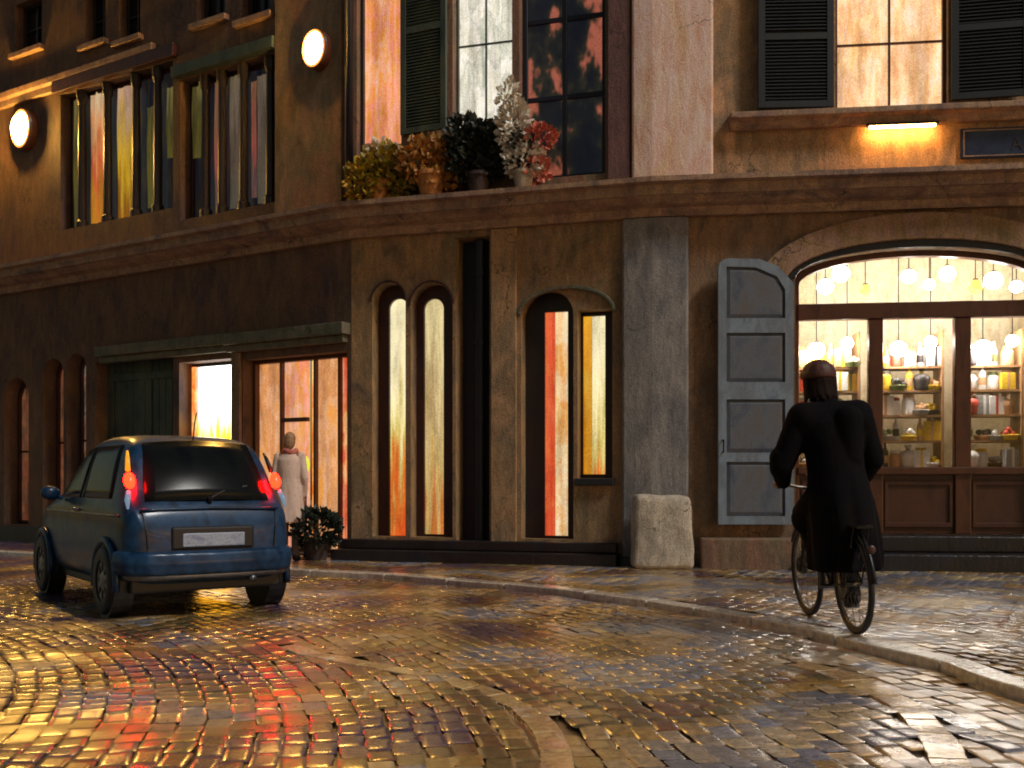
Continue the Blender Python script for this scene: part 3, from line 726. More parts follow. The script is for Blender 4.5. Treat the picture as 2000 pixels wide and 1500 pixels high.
fo.matrix_world = Matrix.Translation(SD.pt(SD.u(1984), SD.z(1984, 283), .036)) @ Matrix(((SD.d.x, 0, SD.n.x, 0), (SD.d.y, 0, SD.n.y, 0), (0, 1, 0, 0), (0, 0, 0, 1)))
mw_ = fo.matrix_world.copy(); dg_ = bpy.context.evaluated_depsgraph_get(); lm = bpy.data.meshes.new_from_object(fo.evaluated_get(dg_), depsgraph=dg_)
bpy.data.objects.remove(fo); lm.materials.clear(); lm.materials.append(M['dark_frame'])
fo = bpy.data.objects.new('letter', lm); COL.objects.link(fo)
fo.location = mw_.to_translation(); fo.rotation_euler = mw_.to_euler(); parent_keep(fo, sg)

# folding blue-grey door leaf, opened back against the wall
uH = SD.u(1546); leaf_w = uH - SD.u(1397); lz0, lz1 = SD.z(1470, 1024, .1), SD.z(1470, 506, .1)
mb = MB(); pm = MB(); ang = R(10); ca, sa = math.cos(ang), math.sin(ang)
def LP(x, z, y): return SD.pt(uH - (x * ca - y * sa), z, .05 + x * sa * .6 + y * ca)
class LS:
    pt = staticmethod(lambda u, z, o=0: LP(u, z, o))
w_, t_ = leaf_w, .05
head = [(0, lz0), (w_, lz0), (w_, lz1 - .12)] + [(w_ - .12 + .12 * math.cos(a), lz1 - .12 + .12 * math.sin(a)) for a in (R(30), R(60), R(90))] + [(w_ * .45, lz1 - .01), (w_ * .2, lz1 - .1), (0, lz1 - .3)]
panels = []
cuts = [lz0 + .1, lz0 + (lz1 - lz0) * .235, lz0 + (lz1 - lz0) * .27, lz0 + (lz1 - lz0) * .47, lz0 + (lz1 - lz0) * .535, lz0 + (lz1 - lz0) * .72, lz0 + (lz1 - lz0) * .775, lz1 - .1]
for k in range(3): panels.append(rect(.1, w_ - .1, cuts[2 * k], cuts[2 * k + 1]))
panels.append([(.1, cuts[6]), (w_ - .1, cuts[6]), (w_ - .1, cuts[7]), (w_ * .5, cuts[7] - .01), (.2, cuts[7] - .12), (.1, cuts[7] - .28)])
tri = tessellate_polygon([[Vector((u, z, 0)) for u, z in lp] for lp in [head] + panels])
flat = [p for lp in [head] + panels for p in lp]
mb.add([LP(u, z, t_) for u, z in flat], tri); n = len(head)
mb.add([LP(u, z, t_) for u, z in head] + [LP(u, z, 0) for u, z in head], [(i, (i + 1) % n, n + (i + 1) % n, n + i) for i in range(n)] + [tuple(range(n, 2 * n))])
for p in panels:
    n = len(p); mb.add([LP(u, z, t_) for u, z in p] + [LP(u, z, .012) for u, z in p], [(i, (i + 1) % n, n + (i + 1) % n, n + i) for i in range(n)])
lf = mb.build('door_leaf', M['blue_door'], CB, fix=False); lf['label'] = 'blue grey panelled door leaf folded back beside the shop window'
for p in panels:
    q = inset(p, .05); n = len(p)
    pm.add([LP(u, z, .012) for u, z in p] + [LP(u, z, .032) for u, z in q], [(i, (i + 1) % n, n + (i + 1) % n, n + i) for i in range(n)] + [tuple(range(n, 2 * n))])
pm.build('panel', M['blue_panel'], lf, fix=False)
mb = MB(); mb.tube([LP(w_ - .05, 1.45, t_), LP(w_ - .05, 1.45, t_ + .05), LP(w_ - .05, 1.6, t_ + .05), LP(w_ - .05, 1.6, t_)], .01); mb.build('handle', M['black_metal'], lf)

# ================================================================== STREET
KERB_PX = [(600, 1122), (760, 1131), (900, 1143), (1050, 1156), (1200, 1174), (1350, 1197), (1500, 1224), (1620, 1250), (1700, 1272), (1850, 1308), (2000, 1362)]
kp = []
for x, y in KERB_PX:
    Y = F * EYE / (y - HZ); kp.append(Vector(((x - 1000) / F * Y, Y)))
d = SA.d
kp = [kp[0] - d * 14, kp[0] - d * 7, kp[0] - d * 3] + kp + [Vector((2.93, 4.2)), Vector((2.9, 2.5)), Vector((2.6, .5)), Vector((2.0, -2))]
def catmull(P, n=6):
    out = []
    for i in range(len(P) - 1):
        p0, p1, p2, p3 = P[max(i - 1, 0)], P[i], P[i + 1], P[min(i + 2, len(P) - 1)]
        for k in range(n):
            t = k / n
            out.append(.5 * ((2 * p1) + (p2 - p0) * t + (2 * p0 - 5 * p1 + 4 * p2 - p3) * t * t + (3 * p1 - p0 - 3 * p2 + p3) * t ** 3))
    out.append(P[-1]); return out
KC = catmull(kp)
KX = np.array([[p.x, p.y] for p in KC])
def strip(name, pts, w, z0, z1, mat, side=0.0, kind='structure', bevel=.01, jag=0.0):
    """kerb or channel stones run along a curve"""
    mb = MB(); L = []; Rr = []
    for i, p in enumerate(pts):
        t = (pts[min(i + 1, len(pts) - 1)] - pts[max(i - 1, 0)]).normalized(); nn = Vector((-t.y, t.x))
        j = random.uniform(-jag, jag)
        L.append(p + nn * (w / 2 + side + j)); Rr.append(p - nn * (w / 2 - side + j))
    n = len(pts)
    vs = [(p.x, p.y, z1) for p in L] + [(p.x, p.y, z1 - .004) for p in Rr] + [(p.x, p.y, z0) for p in Rr] + [(p.x, p.y, z0) for p in L]
    fs = []
    for i in range(n - 1):
        for q in range(4): fs.append((q * n + i, q * n + i + 1, ((q + 1) % 4) * n + i + 1, ((q + 1) % 4) * n + i))
    fs += [(0, n, 2 * n, 3 * n), (n - 1, 2 * n - 1, 3 * n - 1, 4 * n - 1)]
    o = mb.add(vs, fs).build(name, mat, bevel=bevel); o['kind'] = kind
    return o

def wet(name, cols, rough=(.16, .42), attr=True, bump=.25):
    t = NT(name)
    big = t.noise(.55, (1, 1, 1), 4, .6, .5)
    n = t.noise(24, (1, 1, 1), 4, .65)
    c = t.ramp(t.noise(3.2, (1, 1, 1), 5, .65, .8), even(cols, .3, .7))
    if attr:
        a = t.new('ShaderNodeAttribute'); a.attribute_name = 'tint'
        c = t.mix(.85, c, a.outputs['Color'])
    c = t.mix(.45, c, t.ramp(n, [(.35, (.2, .2, .2)), (.65, (.85, .85, .85))]), 'OVERLAY')
    rr = t.new('ShaderNodeMapRange'); rr.inputs['From Min'].default_value = .35; rr.inputs['From Max'].default_value = .65
    rr.inputs['To Min'].default_value, rr.inputs['To Max'].default_value = rough
    t.link(t.math('ADD', t.math('MULTIPLY', big, .75), t.math('MULTIPLY', n, .25)), rr.inputs['Value'])
    t.set(Base_Color=c, Roughness=rr.outputs[0], IOR=1.5, Coat_Weight=1.0, Coat_Roughness=.27, Coat_IOR=1.6)
    t.bump(n, bump, .006)
    return t.mat
M['cobble'] = wet('cobble', [lin((64, 48, 50)), lin((100, 76, 54)), lin((118, 104, 68)), lin((84, 64, 64)), lin((140, 114, 80))])
M['kerb'] = wet('kerb', [lin((150, 142, 134)), lin((206, 198, 184)), lin((176, 162, 150))], (.12, .3), False)
M['channel'] = wet('channel', [lin((150, 124, 88)), lin((206, 172, 116)), lin((176, 140, 100)), lin((222, 206, 180))], (.1, .3), False)
M['mortar'] = wet('mortar', [lin((54, 42, 44)), lin((84, 66, 50)), lin((66, 54, 56))], (.2, .5), False)

def side_of_kerb(P):
    """+ on the pavement side of the kerb curve, - on the road side, with the distance"""
    A = KX[:-1]; Bv = KX[1:]; D = Bv - A
    best = np.full(len(P), 1e9); sgn = np.zeros(len(P))
    for a, dd in zip(A, D):
        t = np.clip(((P - a) @ dd) / (dd @ dd), 0, 1)
        q = a + t[:, None] * dd; e = P - q; r = np.hypot(e[:, 0], e[:, 1])
        cr = dd[0] * e[:, 1] - dd[1] * e[:, 0]
        m = r < best; best[m] = r[m]; sgn[m] = np.sign(cr[m])
    return best * sgn
def facade_dist(P):
    D_ = [(P - np.array([s.O.x, s.O.y])) @ np.array([s.n.x, s.n.y]) for s in (SA, SB, SD)]
    return np.where(P[:, 0] < BEND[0], D_[0], np.where(P[:, 0] < K[0], D_[1], D_[2]))

PAL = np.array([lin(c) for c in ((56, 42, 72), (74, 56, 76), (104, 62, 42), (84, 74, 50), (140, 106, 54), (164, 136, 100), (112, 112, 120), (100, 106, 126), (156, 138, 118), (180, 158, 120))])
WV = [(rng.uniform(0, 6.28), rng.normal(0, .28), l_, a_) for l_, a_ in ((1.3, .007), (1.0, .006), (.72, .0042), (.55, .0034), (.42, .0026), (.33, .0018), (.27, .0014), (.6, .0034), (.85, .005))]
def roll(X, Y):
    return sum(a_ * np.sin(2 * np.pi / l_ * (X * np.sin(t_) + Y * np.cos(t_)) + p_ + 1.2 * np.sin(X * 1.9 + p_)) for p_, t_, l_, a_ in WV) * .55
def cobbles(name, centres, dirs, lu, lv, base, dome, tilt, mat, clumps):
    """setts: every stone its own low dome, a little tilted and sunk; one sheet"""
    N = len(centres)
    ring_ = np.array([(-.5, -.40), (-.42, -.5), (.42, -.5), (.5, -.40), (.5, .40), (.42, .5), (-.42, .5), (-.5, .40)])
    loc = np.concatenate([ring_ * 1.0, ring_ * .92, ring_ * .5, [(0, 0)]])
    hz = np.concatenate([np.full(8, -.5), np.full(8, .86), np.full(8, .97), [1.0]])
    su = lu * rng.uniform(.96, 1.03, N); sv = lv * rng.uniform(.95, 1.02, N)
    ang = np.arctan2(dirs[:, 1], dirs[:, 0]) + rng.normal(0, .05, N)
    lx = loc[None, :, 0] * su[:, None]; ly = loc[None, :, 1] * sv[:, None]
    ca, sa = np.cos(ang)[:, None], np.sin(ang)[:, None]
    X = centres[:, 0:1] + lx * ca - ly * sa; Y = centres[:, 1:2] + lx * sa + ly * ca
    h = dome * rng.uniform(.7, 1.3, N)[:, None]
    wob = .010 * np.sin(centres[:, 0] * 1.3 + 1) * np.cos(centres[:, 1] * 1.1)
    tx, ty = rng.normal(0, tilt, N), rng.normal(0, tilt, N)
    Z = base + (wob + rng.normal(0, .0011, N))[:, None] + hz[None, :] * h + tx[:, None] * lx + ty[:, None] * ly
    Z[:, :8] = base - .0012
    Z += roll(X, Y)
    V = np.stack([X, Y, Z], -1).reshape(-1, 3)
    fl = []
    for r in (0, 8):
        for k in range(8): fl.append((r + k, r + (k + 1) % 8, r + 8 + (k + 1) % 8, r + 8 + k))
    quads = (np.array(fl)[None] + (np.arange(N) * 25)[:, None, None]).reshape(-1, 4)
    tris = (np.array([(16 + k, 16 + (k + 1) % 8, 24) for k in range(8)])[None] + (np.arange(N) * 25)[:, None, None]).reshape(-1, 3)
    me = bpy.data.meshes.new(name)
    me.vertices.add(len(V)); me.vertices.foreach_set('co', V.astype(np.float32).ravel())
    nl = quads.size + tris.size; me.loops.add(nl); me.loops.foreach_set('vertex_index', np.concatenate([quads.ravel(), tris.ravel()]).astype(np.int32))
    nf = len(quads) + len(tris); me.polygons.add(nf)
    st = np.concatenate([np.arange(len(quads)) * 4, quads.size + np.arange(len(tris)) * 3]).astype(np.int32)
    me.polygons.foreach_set('loop_start', st)
    me.polygons.foreach_set('use_smooth', np.ones(nf, dtype=bool))
    me.update(calc_edges=True); me.validate()
    # stones' own colours in loose runs; the drift along x paints in brighter light
    x_, y_ = centres[:, 0], centres[:, 1]
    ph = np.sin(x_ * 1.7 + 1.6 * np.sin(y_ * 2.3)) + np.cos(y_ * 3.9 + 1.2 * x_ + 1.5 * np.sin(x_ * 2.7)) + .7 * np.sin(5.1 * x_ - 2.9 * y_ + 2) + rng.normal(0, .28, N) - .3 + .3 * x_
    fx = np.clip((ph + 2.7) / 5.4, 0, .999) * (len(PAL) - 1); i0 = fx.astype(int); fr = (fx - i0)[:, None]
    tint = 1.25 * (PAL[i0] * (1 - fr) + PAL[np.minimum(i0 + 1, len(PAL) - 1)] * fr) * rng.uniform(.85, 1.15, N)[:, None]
    col = np.ones((N, 25, 4), np.float32); col[:, :, :3] = tint[:, None, :]
    at = me.color_attributes.new('tint', 'FLOAT_COLOR', 'POINT'); at.data.foreach_set('color', col.ravel())
    me.materials.append(mat)
    o = bpy.data.objects.new(name, me); COL.objects.link(o); o['kind'] = 'structure'
    return o

# rows of setts concentric with the bend of the street
C0 = np.array([-8.0, 3.0]); lu, lv = .17, .115
cs = []; ds = []
r = 1.0; row = 0
while r < 19.5:
    n = int(math.radians(185) * r / lu); a = np.radians(-75) + (np.arange(n) + (row % 2) * .5) * (math.radians(185) / n) + rng.normal(0, .02, n) * lu / r
    rr = r + rng.normal(0, .006, n)
    cs.append(C0 + np.stack([rr * np.cos(a), rr * np.sin(a)], -1)); ds.append(np.stack([-np.sin(a), np.cos(a)], -1))
    r += lv; row += 1
cs = np.concatenate(cs); ds = np.concatenate(ds)
vis = (cs[:, 1] > 2.2) & (np.abs(cs[:, 0]) < cs[:, 1] * .72 + 1.2) & (cs[:, 0] > -13)
cs, ds = cs[vis], ds[vis]
sk = side_of_kerb(cs); fd = facade_dist(cs)
CH1 = [(560, 1262), (650, 1286), (760, 1306), (900, 1336), (1000, 1372), (1060, 1420), (1085, 1470), (1090, 1560)]
CH2 = [(1560, 1296), (1640, 1322), (1740, 1362), (1810, 1420), (1850, 1480), (1880, 1560)]
def ground_pts(px):
    out = []
    for x, y in px:
        Y = F * EYE / (y - HZ); out.append(Vector(((x - 1000) / F * Y, Y)))
    return catmull(out, 5)
ch1, ch2 = ground_pts(CH1), ground_pts(CH2)
def near(P, pts, dist):
    m = np.full(len(P), 1e9)
    for p in pts: m = np.minimum(m, np.hypot(P[:, 0] - p.x, P[:, 1] - p.y))
    return m < dist
road = (sk < -.1) & ~near(cs, ch1, .075) & ~near(cs, ch2, .085)
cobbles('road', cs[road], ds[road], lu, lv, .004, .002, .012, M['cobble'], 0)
pave = (sk > .12) & (fd > .06)
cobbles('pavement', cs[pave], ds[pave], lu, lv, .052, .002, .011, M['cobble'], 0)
def kerb_stones(pts, w, z0, z1, mat, name='kerb', bed_=False, long_=.8):
    mb = MB(); seg = []; acc = 0.0; want = long_
    def emit(sg_):
        zt = z1 + random.uniform(-.006, .006) * (1 if not bed_ else .3); n = len(sg_); L = []; Rr = []
        for i, p in enumerate(sg_):
            t = (sg_[min(i + 1, n - 1)] - sg_[max(i - 1, 0)]).normalized(); nn = Vector((-t.y, t.x)); j = random.uniform(-.003, .003)
            q = p + t * (.006 if i == 0 else -.006 if i == n - 1 else 0); L.append(q + nn * (w / 2 + j)); Rr.append(q - nn * (w / 2 + j))
        hz_ = lambda p: float(roll(p.x, p.y)) if bed_ else 0.0
        vs = [(p.x, p.y, zt + hz_(p)) for p in L] + [(p.x, p.y, zt - .004 + hz_(p)) for p in Rr] + [(p.x, p.y, z0) for p in Rr] + [(p.x, p.y, z0) for p in L]
        fs = [(q * n + i, q * n + i + 1, ((q + 1) % 4) * n + i + 1, ((q + 1) % 4) * n + i) for i in range(n - 1) for q in range(4)] + [(0, n, 2 * n, 3 * n), (n - 1, 2 * n - 1, 3 * n - 1, 4 * n - 1)]
        mb.add(vs, fs)
    for i, p in enumerate(pts):
        if seg: acc += (p - seg[-1]).length
        seg.append(p)
        if acc > want and len(seg) > 2: emit(seg); seg = [p]; acc = 0; want = long_ * random.uniform(.75, 1.35)
    if len(seg) > 2: emit(seg)
    o = mb.build(name, mat, bevel=.012 if not bed_ else .006); o['kind'] = 'structure'
kerb_stones(catmull(kp, 16), .16, -.05, .07, M['kerb'])
kerb_stones(catmull(ch1, 4), .13, -.04, .010, M['channel'], 'gutter_channel', True, .26)
kerb_stones(catmull(ch2, 4), .15, -.04, .010, M['channel'], 'gutter_channel', True, .3)
mb = MB(); mb.add([(-60, -30, -.012), (60, -30, -.012), (60, 60, -.012), (-60, 60, -.012)], [(0, 1, 2, 3)])
tag(mb.build('ground', M['mortar'], fix=False), kind='structure')
# bed of the pavement
bed = [(p.x, p.y) for p in KC] 
pl = [Vector((x, y, 0)) for x, y in bed] + [Vector((12, -2, 0)), Vector((12, 11.5, 0)), Vector((K[0], K[1], 0)), Vector((*BEND, 0)), Vector((*FAR, 0))]
tri = tessellate_polygon([pl])
tag(MB().add([(p.x, p.y, .034) for p in pl], tri).build('pavement_bed', M['mortar'], fix=False), kind='structure')

# ================================================================== THINGS ON THE STREET
# guard stone by the pier
gs = MB(); gx0, gx1 = 1237, 1358
yG = 12.15
xa, xb = (gx0 - 1000) / F * yG, (gx1 - 1000) / F * yG
zt = EYE + (HZ - 966) / F * yG
gs.hexa([(xa, yG, .05), (xb, yG, .05), (xb, yG + .42, .05), (xa, yG + .42, .05), (xa + .03, yG + .04, zt), (xb - .03, yG + .03, zt - .02), (xb - .03, yG + .4, zt - .02), (xa + .03, yG + .4, zt)])
o = gs.build('guard_stone', M['pale_stone'], bevel=.07, seg=4)
sub = o.modifiers.new('s', 'SUBSURF'); sub.subdivision_type = 'SIMPLE'; sub.levels = sub.render_levels = 4
tx = bpy.data.textures.new('stone_wear', 'CLOUDS'); tx.noise_scale = .22
dm = o.modifiers.new('d', 'DISPLACE'); dm.texture = tx; dm.strength = .035; dm.mid_level = .5
o.data.polygons.foreach_set('use_smooth', [True] * len(o.data.polygons))
tag(o, 'pale grey block of stone standing against the foot of the corner pier', 'stone block')

# wall lamps -------------------------------------------------------
M['lamp_glow'] = glow('lamp_glow', (1.0, .52, .10), 760.0)
M['lamp_amber'] = glow('lamp_amber', (1.0, .30, .06), 1.6)
def wall_lamp(px, y, label, rad):
    """bulkhead lamp: a glass dome on a round metal pan fixed to the wall, with a thin amber ring"""
    o = .11 if px > 500 else .005
    u, z = SA.uv(px, y, o + .1); w = Vector(SA.pt(u, z, o)); n3 = Vector((SA.n.x, SA.n.y, 0)); d3 = Vector((SA.d.x, SA.d.y, 0)); up = Vector((0, 0, 1))
    t = tag(empty('wall_lamp', w), label, 'lamp', 'round lamps on the facade')
    def dome(prof, st=1.28, n=28):
        mb = MB(); vs = []; fs = []
        for r_, h in prof: vs += [w + n3 * h + d3 * (r_ * math.cos(2 * math.pi * k / n)) + up * (r_ * st * math.sin(2 * math.pi * k / n)) for k in range(n)]
        for i in range(len(prof) - 1): fs += [(i * n + k, i * n + (k + 1) % n, (i + 1) * n + (k + 1) % n, (i + 1) * n + k) for k in range(n)]
        return mb.add(vs, fs)
    dome([(.001, .0), (rad * 1.25, .0), (rad * 1.25, .1), (rad * 1.17, .14), (rad * 1.08, .14), (rad * 1.04, .06), (.001, .06)]).build('pan', M['brown_frame'], t)
    dome([(rad * 1.08, .10), (rad * 1.16, .145), (rad * 1.08, .165), (rad * .98, .15), (rad * .98, .10)]).build('amber_ring', M['lamp_amber'], t, smooth=True)
    dome([(rad * .97 * math.cos(a), .10 + rad * .75 * math.sin(a)) for a in np.linspace(0, R(89.8), 9)]).build('globe', M['lamp_glow'], t, smooth=True)
wall_lamp(616, 96, 'glowing round lamp on the brown pier above the shop front', .17)
wall_lamp(44, 252, 'glowing round lamp beside the far tall windows of the wing', .22)

# car ----------------------------------------------------------------
M['car_paint'] = None
t = NT('car_paint')
n = t.noise(5, (1, 1, 1), 4, .6, .4); g = t.noise(120, (1, 1, 1), 2)
c = t.ramp(n, even([lin((8, 28, 48)), lin((14, 42, 70)), lin((26, 60, 94)), lin((10, 32, 54))]))
t.set(Base_Color=c, Roughness=t.ramp(n, [(.3, (.34,) * 3), (.7, (.52,) * 3)]), Metallic=.1, Coat_Weight=.3, Coat_Roughness=.14); t.bump(g, .06, .004)
t.set(Specular_IOR_Level=.2)
M['car_paint'] = t.mat
M['car_dark'] = paint('car_dark', [lin((10, 12, 18)), lin((20, 22, 28)), lin((14, 16, 22))], rough=.5)
M['car_glass'] = paint('car_glass', [lin((8, 12, 18)), lin((18, 22, 22)), lin((12, 16, 22))], 3, rough=.2, bump=0)
M['car_glass'].node_tree.nodes['Principled BSDF'].inputs['Specular IOR Level'].default_value = .12
M['tail_red'] = glow('tail_red', (1.0, .0022, .0005), 62.0)
M['tail_amber'] = glow('tail_amber', (1.0, .40, .02), .7)
M['tail_white'] = glow('tail_white', (.45, .65, .9), .25)
M['plate'] = paint('plate', [lin((84, 100, 130)), lin((150, 160, 178)), lin((96, 116, 150))], 7, (1, 1, 3), .35)
M['rim_metal'] = paint('rim_metal', [lin((80, 84, 92)), lin((120, 122, 128)), lin((100, 104, 112))], 9, rough=.35, metal=.8)
M['rubber'] = paint('rubber', [lin((14, 16, 22)), lin((26, 28, 34)), lin((18, 20, 26))], 9, rough=.55)
CAR = tag(empty('car', (-2.72, 8.72, 0.012), R(90 + 36.5)), 'dark blue small hatchback with glowing red tail lights driving away on the wet cobbles', 'car')
# car frame: x forward, y left, rear axle at x=0
CAR.scale = (.95, .95, .98)
#        x     w    zb   zbelt wroof zroof
ST = [(-.52, .58, .40, .66, .55, .70), (-.50, .66, .33, .74, .60, .80), (-.45, .71, .28, .84, .62, .92), (-.38, .735, .26, .88, .625, .985), (-.28, .745, .25, .90, .61, 1.14),
      (-.16, .75, .24, .91, .585, 1.38), (-.02, .755, .23, .915, .57, 1.485), (.3, .76, .22, .92, .565, 1.525), (.8, .76, .22, .92, .565, 1.53), (1.2, .76, .22, .92, .555, 1.50), (1.5, .76, .22, .92, .55, 1.41),
      (1.85, .755, .22, .92, .56, 1.16), (2.1, .75, .23, .91, .58, .99), (2.4, .74, .24, .86, .60, .93), (2.68, .71, .26, .76, .56, .82), (2.86, .64, .32, .64, .5, .70), (2.92, .55, .4, .56, .45, .60)]
def station(x):
    for i in range(len(ST) - 1):
        if ST[i][0] <= x <= ST[i + 1][0]:
            f = (x - ST[i][0]) / (ST[i + 1][0] - ST[i][0]); return [a + (b - a) * f for a, b in zip(ST[i], ST[i + 1])]
    return ST[-1]
def prof(s):
    x, w, zb, zB, wr, zr = s; sh = min(.05, (zr - zB) * .3)
    return [(0, zb), (w * .8, zb), (w * .96, zb + .07), (w, zb + (zB - zb) * .45), (w * .985, zB - .05), (w * .95, zB), (wr + (w * .95 - wr) * .45, zB + (zr - zB) * .55), (wr, zr - sh * 1.6), (wr - .05, zr - sh * .7), (wr * .72, zr - sh * .15), (0, zr)]
mb = MB(); vs = []; npf = 11
for s_ in ST:
    h = prof(s_)
    vs += [(s_[0], y, z) for y, z in h] + [(s_[0], -y, z) for y, z in h[-2:0:-1]]
k = 2 * npf - 2
fs = [(i * k + j, i * k + (j + 1) % k, (i + 1) * k + (j + 1) % k, (i + 1) * k + j) for i in range(len(ST) - 1) for j in range(k)]
fs += [tuple(range(k - 1, -1, -1)), tuple((len(ST) - 1) * k + j for j in range(k))]
body = mb.add(vs, fs).build('body', M['car_paint'], CAR, smooth=True, local=True)
sb = body.modifiers.new('s', 'SUBSURF'); sb.levels = sb.render_levels = 2
def side_y(x, z, s_=None):
    s_ = station(x); h = prof(s_)
    for i in range(1, npf - 1):
        if h[i][1] <= z <= h[i + 1][1] and h[i + 1][1] > h[i][1]:
            f = (z - h[i][1]) / (h[i + 1][1] - h[i][1]); return h[i][0] + (h[i + 1][0] - h[i][0]) * f
    return h[-3][0]
def side_patch(poly, sgn, off, mat, name, nx=10, nz=6):
    """glass following the body side: poly given as bottom and top edges ((x0,z0),(x1,z1)) pairs"""
    (b0, b1), (t0, t1) = poly; vs = []; fs = []
    for lay in (off, -.02):
        for j in range(nz + 1):
            for i in range(nx + 1):
                u, v = i / nx, j / nz
                xb, zb_ = b0[0] + (b1[0] - b0[0]) * u, b0[1] + (b1[1] - b0[1]) * u
                xt, zt_ = t0[0] + (t1[0] - t0[0]) * u, t0[1] + (t1[1] - t0[1]) * u
                x, z = xb + (xt - xb) * v, zb_ + (zt_ - zb_) * v
                vs.append((x, sgn * (side_y(x, z) + lay), z))
    w_ = nx + 1; N = w_ * (nz + 1)
    for j in range(nz):
        for i in range(nx):
            fs.append((j * w_ + i, j * w_ + i + 1, (j + 1) * w_ + i + 1, (j + 1) * w_ + i))
    bd = [i for i in range(w_)] + [j * w_ + nx for j in range(1, nz + 1)] + [nz * w_ + i for i in range(nx - 1, -1, -1)] + [j * w_ for j in range(nz - 1, 0, -1)]
    for q in range(len(bd)): a, b_ = bd[q], bd[(q + 1) % len(bd)]; fs.append((a, b_, b_ + N, a + N))
    return MB().add(vs, fs).build(name, mat, CAR, smooth=True, local=True)
for sg_ in (1, -1):
    side_patch((((.98, .965), (1.78, .965)), ((.98, 1.42), (1.36, 1.39))), sg_, .006, M['car_glass'], 'side_window')
    side_patch((((-.02, .965), (.92, .965)), ((.12, 1.42), (.92, 1.42))), sg_, .006, M['car_glass'], 'side_window')
# rear window and windscreen on the sloping ends
def end_patch(xz0, xz1, wy0, wy1, off, mat, name, ny=12, nz=6):
    vs = []; fs = []
    d = Vector((xz1[0] - xz0[0], 0, xz1[1] - xz0[1])).normalized(); nrm = Vector((-d.z, 0, d.x)) if xz0[0] < 1 else Vector((d.z, 0, -d.x))
    for lay in (off, -.03):
        for j in range(nz + 1):
            for i in range(ny + 1):
                v, u = j / nz, i / ny * 2 - 1
                zz = xz0[1] + (xz1[1] - xz0[1]) * v; ww = wy0 + (wy1 - wy0) * v
                bow = (.03 * math.sin(math.pi * v) - .05 * u * u)
                p = Vector((xz0[0] + (xz1[0] - xz0[0]) * v, 0, zz)) + nrm * (lay + bow); p.y = ww * u
                vs.append(tuple(p))
    w_ = ny + 1; N = w_ * (nz + 1)
    for j in range(nz):
        for i in range(ny): fs.append((j * w_ + i, j * w_ + i + 1, (j + 1) * w_ + i + 1, (j + 1) * w_ + i))
    bd = [i for i in range(w_)] + [j * w_ + ny for j in range(1, nz + 1)] + [nz * w_ + i for i in range(ny - 1, -1, -1)] + [j * w_ for j in range(nz - 1, 0, -1)]
    for q in range(len(bd)): a, b_ = bd[q], bd[(q + 1) % len(bd)]; fs.append((a, b_, b_ + N, a + N))
    return MB().add(vs, fs).build(name, mat, CAR, smooth=True, local=True)
end_patch((-.42, .95), (-.09, 1.44), .545, .47, .035, M['car_glass'], 'rear_window')
end_patch((2.1, 1.0), (1.42, 1.4), .55, .48, .04, M['car_glass'], 'windscreen')
# tail lights: tall, on the rear pillars
for sg_ in (1, -1):
    mb = MB()
    pts = [(-.33, .655, 1.06), (-.29, .635, 1.14), (-.25, .63, 1.2)]
    mb.ellipsoid((-.325, sg_ * .645, 1.115), .045, .048, .075, 12, 8, rot=Matrix.Rotation(R(30), 3, 'Y'))
    tl = mb.build('tail_light', M['tail_red'], CAR, smooth=True, local=True)
    mb = MB(); mb.tube([(-.25, sg_ * .637, 1.20), (-.19, sg_ * .622, 1.30), (-.14, sg_ * .61, 1.36)], [.022, .018, .009], 8); a_ = mb.build('indicator', M['tail_amber'] if sg_ == 1 else M['car_dark'], tl, smooth=True, local=True)
    mb = MB(); mb.tube([(-.37, sg_ * .665, 1.03), (-.41, sg_ * .685, .96), (-.44, sg_ * .69, .89)], [.02, .024, .01], 8); mb.build('reversing_lens', M['tail_white'], tl, smooth=True, local=True)
# tailgate seam, recess and number plate, bumper, lower valance
mb = MB(); mb.tube([(-.475, y, .89 - .02 * abs(y)) for y in np.linspace(-.6, .6, 13)], .012, 8); mb.build('tailgate_trim', M['car_paint'], CAR, smooth=True, local=True)
mb = MB(); mb.box(-.535, -.47, -.36, .36, .55, .74); mb.build('plate_recess', M['car_dark'], CAR, local=True, bevel=.02, seg=3)
mb = MB(); mb.box(-.545, -.53, -.27, .27, .575, .685); mb.build('number_plate', M['plate'], CAR, local=True, bevel=.006)
mb = MB()
pb = [(-.30, -.745, .46), (-.44, -.70, .455), (-.53, -.56, .45), (-.56, -.3, .448), (-.565, 0, .447), (-.56, .3, .448), (-.53, .56, .45), (-.44, .70, .455), (-.30, .745, .46)]
for dz, rr_ in ((0, .06), (.05, .05), (-.06, .05)): mb.tube([(x, y, z + dz) for x, y, z in pb], rr_, 10)
mb.remesh('bumper', M['car_paint'], CAR, .018, 4)
mb = MB(); mb.tube([(x * .985 + .0, y * .96, .345) for x, y, z in pb], .035, 8); mb.build('valance', M['rim_metal'], CAR, smooth=True, local=True)
for sg_ in (1, -1):
    mb = MB(); mb.tube([(-.47, sg_ * .585, .87), (-.515, sg_ * .565, .72), (-.525, sg_ * .55, .56)], .006, 6); mb.build('tailgate_seam', M['car_dark'], CAR, local=True)
    mb = MB(); mb.ellipsoid((-.575, sg_ * .46, .46), .012, .09, .025, 12, 6); mb.build('bumper_reflector', M['wine_frame'], CAR, smooth=True, local=True)
mb = MB(); mb.box(-.40, 2.7, -.66, .66, .2, .36); mb.build('underbody', M['car_dark'], CAR, local=True, bevel=.02)
mb = MB(); mb.tube([(-.47, -.34, .3), (-.57, -.34, .29)], .03, 12); mb.build('exhaust', M['rim_metal'], CAR, smooth=True, local=True)
